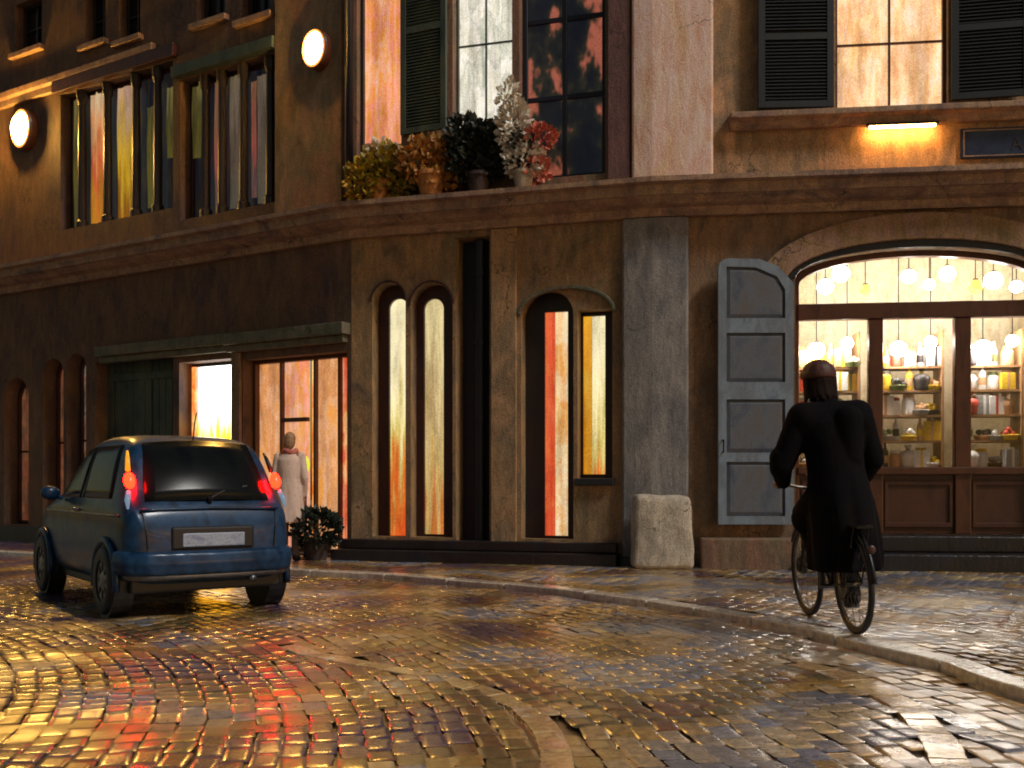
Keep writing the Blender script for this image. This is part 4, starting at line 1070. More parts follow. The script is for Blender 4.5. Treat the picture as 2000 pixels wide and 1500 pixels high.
for sg_ in (1, -1):
    # wheel-arch lips
    for x in (0.0, 2.3):
        mb = MB(); mb.tube([(x + .335 * math.cos(a), sg_ * .755, .29 + .335 * math.sin(a)) for a in np.linspace(R(-12), R(192), 20)], .032, 8); mb.build('wheel_arch', M['car_paint'], CAR, smooth=True, local=True)
        mb = MB(); mb.tube([(x, sg_ * .60, .30), (x, sg_ * .762, .30)], .325, 28); mb.build('wheel_well', M['car_dark'], CAR, local=True)
        w_ = MB(); w_.lathe([(.17, -.09), (.25, -.095), (.28, -.075), (.29, -.03), (.29, .03), (.28, .075), (.25, .095), (.17, .09)], 28, (x, sg_ * .70, .29), axis='y')
        wh = w_.build('wheel', M['rubber'], CAR, smooth=True, local=True)
        rm = MB(); rm.lathe([(.0, sg_ * .085), (.05, sg_ * .088), (.07, sg_ * .075), (.16, sg_ * .075), (.185, sg_ * .09), (.19, sg_ * .06), (.0, sg_ * .05)], 24, (x, sg_ * .70, .29), axis='y')
        for q in range(8):
            a = q * math.pi / 4; cx, cz = x + .115 * math.cos(a), .29 + .115 * math.sin(a)
            rm.ellipsoid((cx, sg_ * .778, cz), .02, .006, .045, 8, 5, rot=Matrix.Rotation(-(a - math.pi / 2), 3, 'Y'), m=1)
        rm.build('rim', [M['rim_metal'], M['car_dark']], wh, smooth=True, local=True)
    mb = MB(); mb.ellipsoid((1.62, sg_ * .84, 1.0), .06, .09, .07, 14, 9); mb.tube([(1.64, sg_ * .72, .95), (1.62, sg_ * .8, .97)], .02, 8)
    mb.remesh('door_mirror', M['car_paint'], CAR, .012, 2)
    mb = MB(); mb.tube([(.90, sg_ * (side_y(.9, .86) + .006), .86), (.97, sg_ * (side_y(.97, .86) + .03), .865), (1.08, sg_ * (side_y(1.08, .86) + .006), .86)], .012, 8); mb.build('door_handle', M['rim_metal'], CAR, smooth=True, local=True)
    mb = MB()
    mb.tube([(x, sg_ * (side_y(x, .83) + .001), .83) for x in np.linspace(-.3, 2.2, 16)], .011, 6); mb.build('side_moulding', M['rim_metal'], CAR, smooth=True, local=True)
    mb = MB(); mb.ellipsoid((2.72, sg_ * .52, .66), .1, .13, .08, 12, 8); mb.build('headlight', M['plate'], CAR, smooth=True, local=True)
mb = MB(); mb.tube([(-.44, 0, .95), (-.455, .0, .975)], .025, 10); mb.tube([(-.462, 0, .975), (-.40, -.16, 1.04), (-.37, -.36, 1.07)], .008, 6); mb.build('wiper', M['car_dark'], CAR, local=True)
mb = MB(); mb.tube([(.0, 0, 1.43), (-.05, 0, 1.6), (-.1, 0, 1.7)], .006, 6); mb.build('aerial', M['car_dark'], CAR, local=True)

# bicycle ------------------------------------------------------------
rw = ((1672 - 1000) / F * 6.98, 6.98); fwh = ((1582 - 1000) / F * 7.95, 7.95)
bh = math.atan2(fwh[1] - rw[1], fwh[0] - rw[0])
BZ = .058
BK = tag(empty('bicycle', (rw[0], rw[1], BZ), bh), 'black upright city bicycle being ridden along the kerb', 'bicycle')
M['bike_black'] = paint('bike_black', [lin((12, 12, 14)), lin((24, 22, 24)), lin((16, 16, 20))], rough=.35, metal=.3)
M['bike_steel'] = paint('bike_steel', [lin((70, 68, 64)), lin((110, 106, 98)), lin((90, 88, 84))], rough=.3, metal=.9)
WR, WB = .345, 0.99
for x in (0, WB):
    mb = MB(); n = 40
    mb.tube([(x + (WR - .02) * math.cos(a), 0, WR + (WR - .02) * math.sin(a)) for a in np.linspace(0, 2 * math.pi, n)], .022, 8, cap=False)
    wh = mb.build('wheel', M['rubber'], BK, smooth=True, local=True)
    mb = MB(); mb.tube([(x + (WR - .048) * math.cos(a), 0, WR + (WR - .048) * math.sin(a)) for a in np.linspace(0, 2 * math.pi, n)], .011, 6, cap=False)
    for q in range(20):
        a = q * math.pi / 10; a2 = a + (.5 if q % 2 else -.5)
        mb.tube([(x + .02 * math.cos(a2), (.025 if q % 2 else -.025), WR + .02 * math.sin(a2)), (x + (WR - .05) * math.cos(a), 0, WR + (WR - .05) * math.sin(a))], .0018, 4)
    mb.tube([(x, -.05, WR), (x, .05, WR)], .02, 10); mb.build('rim', M['bike_steel'], wh, smooth=True, local=True)
    mb = MB(); A = np.linspace(R(20), R(175), 16) if x == 0 else np.linspace(R(35), R(190), 16)
    mb.tube([(x + (WR + .03) * math.cos(a), 0, WR + (WR + .03) * math.sin(a)) for a in A], .02, 8); mb.build('mudguard', M['bike_black'], BK, smooth=True, local=True)
mb = MB(); bb = (.42, 0, .29); st_ = (.28, 0, .80); ht, hb = (.74, 0, .86), (.79, 0, .66)
for a, b_, r_ in ((bb, st_, .016), (bb, hb, .018), (st_, ht, .016), (st_, (.25, 0, .92), .013), (ht, hb, .02), (ht, (.72, 0, .98), .013)): mb.tube([a, b_], r_, 10)
for sg_ in (1, -1):
    mb.tube([bb, (0, sg_ * .06, WR)], .009, 8); mb.tube([st_, (0, sg_ * .06, WR)], .008, 8)
    mb.tube([hb, (.82, sg_ * .05, .62), (WB, sg_ * .055, WR)], .012, 8)
mb.build('frame', M['bike_black'], BK, smooth=True, local=True)
mb = MB(); mb.tube([(.50, .29, 1.02), (.62, .29, 1.03), (.72, .22, 1.03), (.73, .08, 1.0), (.72, 0, .985), (.73, -.08, 1.0), (.72, -.22, 1.03), (.62, -.29, 1.03), (.50, -.29, 1.02)], .012, 8)
hbr = mb.build('handlebar', M['bike_steel'], BK, smooth=True, local=True)
for sg_ in (1, -1):
    mb = MB(); mb.tube([(.49, sg_ * .29, 1.02), (.61, sg_ * .29, 1.03)], .017, 10); mb.build('grip', M['rubber'], hbr, smooth=True, local=True)
mb = MB(); mb.ellipsoid((.2, 0, .93), .13, .09, .035); mb.ellipsoid((.34, 0, .935), .1, .035, .025); mb.remesh('saddle', M['rubber'], BK, .008, 4)
mb = MB(); mb.tube([(.42, -.07, .29), (.42, -.075, .29)], .09, 24); mb.tube([(.42, -.09, .29), (.47, -.1, .13)], .01, 8); mb.tube([(.42, .09, .29), (.37, .1, .45)], .01, 8); mb.tube([(.42, -.09, .29), (.42, .09, .29)], .018, 10)
mb.build('crank', M['bike_steel'], BK, local=True)
PR, PL = (.47, -.15, .13), (.37, .15, .45)
for p in (PR, PL):
    mb = MB(); mb.box(p[0] - .045, p[0] + .045, p[1] - .045, p[1] + .045, p[2] - .012, p[2] + .012); mb.build('pedal', M['rubber'], BK, local=True, bevel=.004)
mb = MB(); mb.box(-.28, .12, -.055, .055, .735, .75); mb.tube([(-.2, .05, .735), (0, .06, WR)], .006, 6); mb.tube([(-.2, -.05, .735), (0, -.06, WR)], .006, 6); mb.build('carrier', M['bike_black'], BK, local=True)
mb = MB(); mb.ellipsoid((-.36, 0, .6), .012, .03, .03); mb.build('rear_reflector', M['wine_frame'], BK, smooth=True, local=True)

BK.rotation_euler = (R(-3.2), 0, bh)
# rider ---------------------------------------------------------------
M['skin'] = paint('skin', [lin((120, 84, 64)), lin((150, 108, 84)), lin((132, 92, 72))], 12, (1, 1, 1), .55)
M['black_wool'] = paint('black_wool', [lin((10, 9, 11)), lin((20, 16, 16)), lin((13, 13, 18)), lin((24, 18, 16))], 7, (1, 1, .5), .9, bump=.3)
M['black_trousers'] = paint('black_trousers', [lin((10, 10, 14)), lin((16, 15, 18)), lin((12, 12, 14))], 7, (1, 1, .5), .9, bump=.3)
M['auburn'] = paint('auburn', [lin((40, 22, 16)), lin((76, 36, 24)), lin((54, 26, 20))], 18, (1, 1, .4), .6, bump=.4)
M['hair_dark'] = paint('hair_dark', [lin((18, 12, 10)), lin((34, 22, 18)), lin((24, 16, 14))], 30, (1, 1, .2), .6, bump=.5)
M['shoe'] = paint('shoe', [lin((14, 12, 12)), lin((26, 22, 20)), lin((18, 16, 18))], 9, rough=.45)
for k_ in ('black_wool', 'black_trousers', 'hair_dark', 'shoe'): M[k_].node_tree.nodes['Principled BSDF'].inputs['Specular IOR Level'].default_value = .08
PS = tag(empty('person', (rw[0], rw[1], BZ), bh), 'person in a long black coat and reddish cap riding a bicycle', 'person')
PS.rotation_euler = (R(-3.2), 0, bh)
hip = Vector((.20, 0, 1.03)); chest = Vector((.30, 0, 1.44)); nk = Vector((.35, .015, 1.62)); hd = Vector((.38, .035, 1.765))
def leg(sg_, knee, ankle, toe):
    return [(hip + Vector((0, sg_ * .09, -.02)), .085), (Vector(knee), .058), (Vector(ankle), .04)], toe
LEGS = {1: ((.60, .13, .82), (.33, .13, .53)), -1: ((.56, -.13, .66), (.38, -.13, .22))}
SH = {1: chest + Vector((.0, .2, .07)), -1: chest + Vector((.0, -.2, .07))}
ELB = {1: Vector((.30, .36, 1.17)), -1: Vector((.32, -.30, 1.18))}
WRI = {1: Vector((.49, .30, 1.06)), -1: Vector((.49, -.30, 1.06))}
mb = MB()
mb.capsule(hip + Vector((0, .05, 0)), hip + Vector((0, -.05, 0)), .13); mb.capsule(hip, chest, .12, .14); mb.capsule(chest + Vector((0, .12, .03)), chest + Vector((0, -.12, .03)), .11)
mb.capsule(chest, nk, .1, .056); mb.capsule(nk, hd, .055, .06)
mb.ellipsoid(hd, .098, .078, .118); mb.ellipsoid(hd + Vector((.03, 0, -.06)), .06, .055, .06)
mb.capsule(hd + Vector((.095, 0, .01)), hd + Vector((.112, 0, -.03)), .011, .016)       # nose
for q in (1, -1):
    mb.ellipsoid(hd + Vector((0, q * .08, -.005)), .022, .01, .034)                      # ears
    mb.ellipsoid(hd + Vector((.09, q * .03, .028)), .016, .024, .008)                    # brows
    mb.capsule(SH[q], ELB[q], .05, .04); mb.capsule(ELB[q], WRI[q], .04, .028)
    k, an = LEGS[q]; mb.capsule(hip + Vector((.02, q * .09, -.02)), k, .085, .058); mb.capsule(k, an, .056, .038)
    mb.capsule(an, Vector(an) + Vector((.13, 0, -.06)), .036, .03)
    # hand: palm over the grip, four bent fingers and a thumb from the side of the palm
    pc = WRI[q] + Vector((.05, -q * .005, .0))
    mb.ellipsoid(pc, .045, .04, .018)
    for i, ln in enumerate((.072, .08, .076, .06)):
        b0 = pc + Vector((.035 - .021 * i, q * .022, .004)); b1 = b0 + Vector((.004, q * .022, -.014)); b2 = b1 + Vector((0, -q * .004, -.026)); b3 = b2 + Vector((0, -q * .022, -(ln - .06)))
        mb.capsule(b0, b1, .0088, .0084, 8); mb.capsule(b1, b2, .0084, .008, 8); mb.capsule(b2, b3, .008, .007, 8)
    tb = pc + Vector((.0, -q * .032, .0)); mb.capsule(tb, tb + Vector((.03, -q * .012, -.012)), .011, .0095, 8); mb.capsule(tb + Vector((.03, -q * .012, -.012)), tb + Vector((.05, q * .004, -.026)), .0092, .0078, 8)
rider = mb.remesh('body', M['skin'], PS, .0075, 3)
for q in (1, -1):
    mb = MB(); mb.ellipsoid(hd + Vector((.088, q * .031, .008)), .011, .012, .009); mb.build('eye', M['black_wool'], PS, smooth=True, local=True)
mb = MB(); mb.capsule(hd + Vector((.092, -.02, -.062)), hd + Vector((.092, .02, -.062)), .007); mb.build('mouth', M['auburn'], PS, smooth=True, local=True)
# long coat
mb = MB()
mb.capsule(chest + Vector((-.02, .17, .04)), chest + Vector((-.02, -.17, .04)), .135)
mb.loft([(.11, 0, .43, .25, .235), (.115, 0, .52, .25, .24), (.125, 0, .64, .25, .235), (.14, 0, .76, .245, .23), (.165, 0, .88, .24, .225), (.19, 0, 1.0, .225, .21), (.215, 0, 1.12, .2, .195), (.24, 0, 1.24, .19, .2), (.26, 0, 1.36, .18, .22), (.27, 0, 1.46, .16, .22), (.28, 0, 1.52, .12, .16)], folds=.10)
mb.capsule((.2, .1, .95), (.46, .14, .78), .13, .12); mb.capsule((.2, -.1, .95), (.44, -.14, .68), .13, .12)
for q in (1, -1):
    mb.capsule(SH[q] + Vector((-.02, 0, 0)), ELB[q], .105, .085); mb.capsule(ELB[q], WRI[q] + Vector((-.01, 0, .0)), .082, .058)
    mb.capsule(ELB[q] + Vector((0, 0, .06)), ELB[q] + Vector((.03, 0, -.02)), .082, .075)
mb.capsule(nk + Vector((-.02, 0, -.09)), nk + Vector((-.02, 0, .0)), .11, .088)
mb.capsule((.14, -.08, 1.47), (.12, -.07, 1.2), .1, .09)       # the back of the coat bunched behind one shoulder
mb.remesh('coat', M['black_wool'], PS, .013, 3)
for q in (1, -1):
    k, an = LEGS[q]; mb = MB(); mb.capsule(hip + Vector((.03, q * .09, -.04)), k, .1, .078); mb.capsule(k, an, .078, .058)
    mb.remesh('trouser_leg', M['black_trousers'], PS, .011, 4)
    mb = MB(); a_ = Vector(an); mb.capsule(a_ + Vector((-.03, 0, -.03)), a_ + Vector((.15, 0, -.062)), .045, .036); mb.capsule(a_ + Vector((-.02, 0, .0)), a_ + Vector((0, 0, -.03)), .048, .045)
    mb.remesh('shoe', M['shoe'], PS, .009, 3)
mb = MB(); mb.ellipsoid(hd + Vector((-.03, 0, -.02)), .105, .115, .13); mb.ellipsoid(hd + Vector((-.06, .0, -.1)), .075, .095, .08)
for k in range(26):
    a = R(70) + R(220) * k / 25; mb.capsule(hd + Vector((.075 * math.cos(a) - .03, .105 * math.sin(a), .03)), hd + Vector((.1 * math.cos(a) - .04, .112 * math.sin(a), -.13 - .025 * math.sin(k * 2.3))), .016, .008, 8)
mb.remesh('hair', M['hair_dark'], PS, .008, 2)
mb = MB(); mb.ellipsoid(hd + Vector((-.015, 0, .062)), .122, .118, .095); mb.lathe([(.0, -.03), (.122, -.03), (.127, -.01), (.125, .015), (.116, .025), (0, .025)], 24, hd + Vector((-.012, 0, .045)))
mb.remesh('knitted_cap', M['auburn'], PS, .008, 2)

# pale figure at the shop front ------------------------------------------
M['pale_coat'] = paint('pale_coat', [lin((180, 150, 132)), lin((214, 190, 176)), lin((196, 168, 150))], 9, (1, 1, .3), .8)
M['fair_hair'] = paint('fair_hair', [lin((96, 70, 50)), lin((150, 116, 84)), lin((120, 90, 64))], 30, (1, 1, .2), .6)
for_trousers = paint('grey_trousers', [lin((70, 62, 62)), lin((96, 84, 80)), lin((80, 72, 70))], 9, (1, 1, .3), .85)
u, _ = SA.uv(566, HZ); fp = SA.pt(SA.u(566, .75), .06, .75)
PW = tag(empty('person', fp, math.atan2(-SA.n.y, -SA.n.x) + .5), 'standing person in a pale pinkish coat in front of the orange shop front', 'person')
PW.scale = (.92, .9, 1.0)
mb = MB()
for q in (1, -1):
    mb.capsule((0, q * .08, .86), (.02, q * .085, .47), .08, .054); mb.capsule((.02, q * .085, .47), (-.01, q * .085, .08), .052, .036); mb.capsule((-.01, q * .085, .05), (.12, q * .09, .03), .036, .028)
    mb.capsule((0, q * .17, 1.36), (-.02, q * .22, 1.08), .045, .038); mb.capsule((-.02, q * .22, 1.08), (.06, q * .2, .85), .036, .026)
    pc = Vector((.075, q * .2, .79)); mb.ellipsoid(pc, .036, .016, .045)
    for i, ln in enumerate((.07, .078, .074, .058)):
        b0 = pc + Vector((.026 - .018 * i, 0, -.03)); mb.capsule(b0, b0 + Vector((0, -q * .006, -ln * .5)), .0085, .008, 8); mb.capsule(b0 + Vector((0, -q * .006, -ln * .5)), b0 + Vector((0, -q * .02, -ln * .95)), .008, .007, 8)
    mb.capsule(pc + Vector((.03, 0, .01)), pc + Vector((.055, -q * .01, -.03)), .0105, .009, 8)
    mb.ellipsoid((0, q * .075, 1.555), .02, .009, .03)
mb.capsule((0, .06, .92), (0, -.06, .92), .12); mb.capsule((0, 0, .95), (0, 0, 1.32), .085, .1); mb.capsule((0, .11, 1.36), (0, -.11, 1.36), .07)
mb.capsule((0, 0, 1.38), (.015, 0, 1.5), .055, .05); mb.ellipsoid((.02, 0, 1.56), .092, .073, .108); mb.capsule((.108, 0, 1.565), (.122, 0, 1.53), .01, .015)
mb.remesh('body', M['skin'], PW, .009, 3)
mb = MB()
mb.loft([(0, 0, .5, .17, .215), (0, 0, .65, .165, .21), (0, 0, .8, .16, .2), (0, 0, .95, .15, .19), (0, 0, 1.08, .135, .17), (0, 0, 1.2, .14, .18), (0, 0, 1.32, .13, .19), (0, 0, 1.4, .09, .14)], folds=.06)
for q in (1, -1): mb.capsule((0, q * .17, 1.36), (-.02, q * .225, 1.08), .066, .056); mb.capsule((-.02, q * .225, 1.08), (.055, q * .205, .87), .055, .042)
mb.capsule((0, 0, 1.4), (.005, 0, 1.45), .085, .07); mb.remesh('coat', M['pale_coat'], PW, .013, 4)
M['rose_scarf'] = paint('rose_scarf', [lin((150, 80, 74)), lin((190, 110, 96)), lin((170, 92, 84))], 20, (1, 1, 1), .9)
mb = MB(); mb.tube([(.085 * math.cos(a) + .005, .095 * math.sin(a), 1.43 + .015 * math.sin(3 * a)) for a in np.linspace(0, 2 * math.pi, 20)], .035, 8); mb.capsule((.11, .05, 1.41), (.15, .06, 1.16), .032, .04); mb.remesh('scarf', M['rose_scarf'], PW, .01, 3)
mb = MB(); mb.ellipsoid((.0, 0, 1.6), .1, .085, .09); mb.ellipsoid((-.04, 0, 1.54), .07, .08, .1); mb.remesh('hair', M['fair_hair'], PW, .01, 3)
for q in (1, -1):
    mb = MB(); mb.capsule((.0, q * .08, .84), (.02, q * .085, .47), .09, .068); mb.capsule((.02, q * .085, .47), (-.01, q * .085, .1), .066, .056); mb.remesh('trouser_leg', for_trousers, PW, .012, 3)
    mb = MB(); mb.capsule((-.03, q * .086, .045), (.13, q * .09, .035), .045, .036); mb.remesh('shoe', M['shoe'], PW, .01, 2)
    mb = MB(); mb.ellipsoid((.105, q * .028, 1.572), .01, .011, .008); mb.build('eye', M['black_wool'], PW, smooth=True, local=True)
mb = MB(); mb.capsule((.1, -.018, 1.5), (.1, .018, 1.5), .006); mb.build('mouth', M['auburn'], PW, smooth=True, local=True)

# small yellow-green lamp on a dark stand beside the figure
lp = Vector(SA.pt(SA.u(596, .45), .05, .45))
LS_ = tag(empty('standing_lamp', lp), 'slim dark stand with a small yellow green lamp beside the pale figure', 'lamp')
zt = SA.z(596, 908, .45) - .0
mb = MB(); mb.lathe([(0, .0), (.16, .0), (.16, .02), (.03, .05), (.022, .1), (.022, zt - .16), (.0, zt - .16)], 14, lp - Vector((0, 0, 0)) ); mb.build('stand', M['navy_paint'], LS_)
M['lamp_green'] = glow('lamp_green', (.62, .66, .03), 1.0)
mb = MB(); mb.ellipsoid((lp.x, lp.y, zt), .06, .06, .12); mb.build('shade', M['lamp_green'], LS_, smooth=True)

# plants -------------------------------------------------------------------
def leaf_cloud(mb, c, rx, ry, rz, n, size, shape=1.0, m=0, droop=0.0, seed=1):
    rg = random.Random(seed)
    for _ in range(n):
        while True:
            p = Vector((rg.uniform(-1, 1), rg.uniform(-1, 1), rg.uniform(-1, 1)))
            if .25 < p.length < 1: break
        p = p.normalized() * (p.length ** .5)
        q = Vector(c) + Vector((p.x * rx, p.y * ry, p.z * rz))
        a = (p + Vector((rg.uniform(-.6, .6), rg.uniform(-.6, .6), rg.uniform(-.2, .8) - droop))).normalized()
        b_ = a.cross(Vector((rg.uniform(-1, 1), rg.uniform(-1, 1), rg.uniform(-1, 1)))).normalized(); nn = a.cross(b_)
        s_ = size * rg.uniform(.6, 1.3); w_ = s_ * .32 * shape
        mb.add([q, q + a * s_ * .5 + b_ * w_ + nn * s_ * .08, q + a * s_ , q + a * s_ * .5 - b_ * w_ + nn * s_ * .08], [(0, 1, 2), (0, 2, 3)], m)
def leafmat(name, cols):
    t = NT(name); c = t.ramp(t.noise(14, (1, 1, 1), 3), even(cols)); t.set(Base_Color=c, Roughness=.55); return t.mat
M['leaf_dark'] = leafmat('leaf_dark', [lin((18, 26, 24)), lin((36, 48, 36)), lin((24, 30, 34))])
M['leaf_olive'] = leafmat('leaf_olive', [lin((60, 70, 20)), lin((150, 130, 28)), lin((196, 156, 40))])
M['leaf_ochre'] = leafmat('leaf_ochre', [lin((110, 76, 30)), lin((176, 124, 60)), lin((150, 112, 36))])
M['petal_white'] = leafmat('petal_white', [lin((180, 170, 140)), lin((222, 216, 200)), lin((206, 176, 160))])
M['petal_rose'] = leafmat('petal_rose', [lin((170, 80, 66)), lin((206, 110, 84)), lin((190, 130, 120))])
M['terracotta'] = stucco('terracotta', [lin((150, 100, 56)), lin((190, 130, 72)), lin((170, 112, 60))], 5, (1, 1, 1))
M['dark_pot'] = stucco('dark_pot', [lin((40, 34, 36)), lin((64, 50, 46)), lin((44, 40, 48))], 5, (1, 1, 1))
def stems(mb, base, tips, r=.008):
    for t_ in tips: mb.tube([base, Vector(base).lerp(Vector(t_), .5) + Vector((.02, 0, .03)), t_], [r, r * .8, r * .4], 5)
def pot(p, r, h, mat, parent):
    mb = MB(); mb.lathe([(0, 0), (r * .68, 0), (r * .95, h * .82), (r * 1.06, h * .82), (r * 1.06, h), (r * .9, h), (r * .86, h * .86), (0, h * .86)], 22, p); return mb.build('pot', mat, parent)
LEDGE = 4.79
def ledge_plant(px, o, pr, ph, potm, label, groups, seed, g='potted plants on the cornice ledge'):
    p = Vector(SB.pt(SB.u(px, o), LEDGE - .01 * 0, o)); t = tag(empty('potted_plant', p), label, 'plant', g)
    pot(p, pr, ph, potm, t)
    mb = MB(); tips = [p + Vector((dx, dy, ph + dz)) for (dx, dy, dz, *_ ) in groups]; stems(mb, p + Vector((0, 0, ph * .8)), tips); mb.build('stem', M['leaf_dark'], t)
    for i, (dx, dy, dz, rx, rz, n, size, mt) in enumerate(groups):
        mb = MB(); leaf_cloud(mb, p + Vector((dx, dy, ph + dz)), rx, min(rx, .16), rz, n, size, 1.2, seed=seed + i); mb.build('foliage' if 'petal' not in mt else 'blossom', M[mt], t, fix=False)
    return t
ledge_plant(742, .24, .15, .26, M['terracotta'], 'ochre pot with yellow green plant under the orange window', [(.05, 0, .16, .3, .26, 420, .12, 'leaf_olive'), (-.2, 0, -.02, .2, .26, 220, .12, 'leaf_olive'), (.02, 0, .4, .16, .12, 80, .1, 'petal_white'), (.22, 0, .0, .22, .24, 200, .12, 'leaf_olive')], 10)
ledge_plant(842, .25, .2, .3, M['terracotta'], 'wide terracotta pot with tall ochre plant under the green shutter', [(-.12, 0, .16, .26, .24, 280, .12, 'leaf_ochre'), (.12, 0, .16, .2, .3, 240, .12, 'leaf_ochre'), (.2, 0, -.1, .24, .14, 120, .11, 'leaf_ochre')], 20)
ledge_plant(934, .24, .17, .24, M['dark_pot'], 'dark bushy plant below the pale window', [(0, 0, .22, .36, .32, 760, .11, 'leaf_dark'), (-.16, 0, .5, .22, .2, 260, .11, 'leaf_dark'), (.14, 0, .42, .22, .22, 240, .11, 'leaf_dark')], 30)
ledge_plant(1022, .25, .14, .22, M['pale_stone'], 'white pot with white and rose blossom beside the dark window', [(.02, 0, .14, .24, .2, 330, .08, 'petal_white'), (-.12, 0, .58, .2, .34, 420, .08, 'petal_white'), (-.2, 0, .95, .12, .2, 130, .08, 'petal_white'), (.2, 0, .42, .2, .14, 240, .08, 'petal_rose'), (.16, 0, .02, .16, .14, 150, .08, 'petal_rose'), (0, 0, .3, .16, .22, 120, .09, 'leaf_dark')], 40)
# plant tub by the shop front on the pavement
p = Vector(SA.pt(SA.u(618, .5), .055, .5)); t = tag(empty('potted_plant', p), 'low dark shrub in a tub on the pavement beside the shop front', 'plant')
pot(p, .19, .3, M['dark_pot'], t)
mb = MB(); stems(mb, p + Vector((0, 0, .26)), [p + Vector((.1, 0, .5)), p + Vector((-.12, 0, .46)), p + Vector((0, .08, .6))]); mb.build('stem', M['leaf_dark'], t)
mb = MB(); leaf_cloud(mb, p + Vector((0, 0, .42)), .3, .26, .24, 700, .1, seed=77); mb.build('foliage', M['leaf_dark'], t, fix=False)

# ================================================================== SHOP GOODS
GC = {k: paint('good_' + k, [lin(a), lin(b), lin(c)], 16, (1, 1, 1), .5) for k, (a, b, c) in dict(
    white=((214, 208, 200), (240, 236, 230), (226, 214, 206)), yellow=((196, 150, 30), (230, 190, 50), (214, 160, 40)), red=((150, 40, 26), (196, 66, 46), (176, 54, 40)),
    dark=((34, 30, 34), (58, 48, 46), (44, 44, 52)), grey=((120, 118, 116), (160, 156, 152), (136, 136, 140)), tan=((170, 120, 80), (206, 156, 112), (190, 138, 96)), green=((70, 84, 48), (110, 118, 66), (88, 100, 60))).items()}
M['shelf_board'] = paint('shelf_board', [lin((120, 84, 54)), lin((160, 118, 80)), lin((140, 100, 66))], 6, (1, 1, 1), .5)
M['globe_white'] = glow('globe_white', (1.0, .94, .84), 72.0)
M['globe_soft'] = glow('globe_soft', (1.0, .94, .84), 14.0)
RZ = math.atan2(SD.d.y, SD.d.x)
def at_shop(u, z, o): return Vector(SD.pt(u, z, o))
# shelf units
bays = [(SD.u(a), SD.u(b_)) for a, b_ in xs]
boards = [zp + .02, zp + .34, zp + .66, zp + .97, zp + 1.27]
shelf_names = ['shelf rack behind the shop pane nearest the blue grey door leaf', 'shelf rack in the middle bay of the shop window', 'shelf rack in the shop bay farthest from the corner pier']
for (ua, ub), lb in zip(bays, shelf_names):
    t = tag(empty('shelf_rack', at_shop((ua + ub) / 2, zp, -.7)), lb + ', stacked with goods', 'shelf', 'shelf racks in the shop window')
    for z in boards[1:]:
        mb = MB(); sbox(mb, SD, ua + .05, ub - .05, z - .025, z, -.86, -.52); mb.build('board', M['shelf_board'], t)
    for u in (ua + .035, ub - .035):
        mb = MB(); sbox(mb, SD, u - .014, u + .014, zp + .001, zb0 - .1, -.88, -.5); mb.build('upright', M['shelf_board'], t)
protos = {}
def proto(kind, main, second):
    key = (kind, main, second)
    if key in protos: return protos[key]
    t = empty(kind)
    a, b_ = GC[main], GC[second]
    if kind == 'jar':
        MB().lathe([(0, 0), (.06, 0), (.066, .02), (.066, .15), (.05, .175), (0, .175)], 16).build('glass_body', a, t, local=True)
        MB().lathe([(0, .176), (.054, .176), (.056, .205), (.04, .215), (0, .215)], 16).build('lid', b_, t, local=True)
    elif kind == 'bottle':
        MB().lathe([(0, 0), (.04, 0), (.043, .02), (.043, .2), (.016, .27), (.015, .33), (0, .33)], 14).build('glass_body', a, t, local=True)
        MB().lathe([(.0435, .06), (.0445, .06), (.0445, .16), (.0435, .16)], 14).build('paper_label', b_, t, local=True)
    elif kind == 'gift_box':
        MB().box(-.085, .085, -.06, .06, 0, .2).build('carton', a, t, local=True, bevel=.006)
        m2 = MB(); m2.box(-.014, .014, -.062, .062, -.0, .203); m2.box(-.087, .087, -.013, .013, .0, .2025); m2.ellipsoid((-.03, 0, .215), .03, .012, .016); m2.ellipsoid((.03, 0, .215), .03, .012, .016); m2.build('ribbon', b_, t, local=True)
    elif kind == 'wrapped_cake':
        MB().lathe([(0, 0), (.075, 0), (.085, .03), (.09, .1), (.1, .14), (.07, .18), (.02, .2), (.015, .22), (.05, .26), (0, .25)], 16).build('wrapper', a, t, local=True, smooth=True)
        MB().lathe([(.021, .195), (.027, .205), (.021, .222), (.017, .21)], 12).build('ribbon', b_, t, local=True)
    else:
        MB().lathe([(0, 0), (.07, .0), (.1, .05), (.09, .055), (0, .02)], 18).build('dish', b_, t, local=True)
        m2 = MB(); rg = random.Random(len(protos))
        for k in range(9): m2.ellipsoid((rg.uniform(-.055, .055), rg.uniform(-.055, .055), .06 + rg.uniform(0, .05)), .032, .032, .03, 8, 6)
        m2.build('sweets', a, t, local=True, smooth=True)
    protos[key] = t; protos[key]['fresh'] = 1
    return t
words_ = {'jar': ('jar', 'glass jar', 'lid'), 'bottle': ('bottle', 'bottle', 'paper label'), 'gift_box': ('box', 'gift box', 'ribbon'), 'wrapped_cake': ('cake', 'wrapped cake', 'tie'), 'bowl': ('bowl', 'bowl of sweets', 'dish')}
rowname = ['on display deck', 'on lowest shelf', 'on second shelf', 'on third shelf', 'on top shelf']
bayname = ['of door leaf bay', 'of middle bay', 'of end bay']
rg = random.Random(5)
kinds_ = ['jar', 'bottle', 'gift_box', 'wrapped_cake', 'bowl']
tones = ['white', 'white', 'white', 'white', 'yellow', 'yellow', 'red', 'tan', 'grey', 'dark', 'green']
used = {}
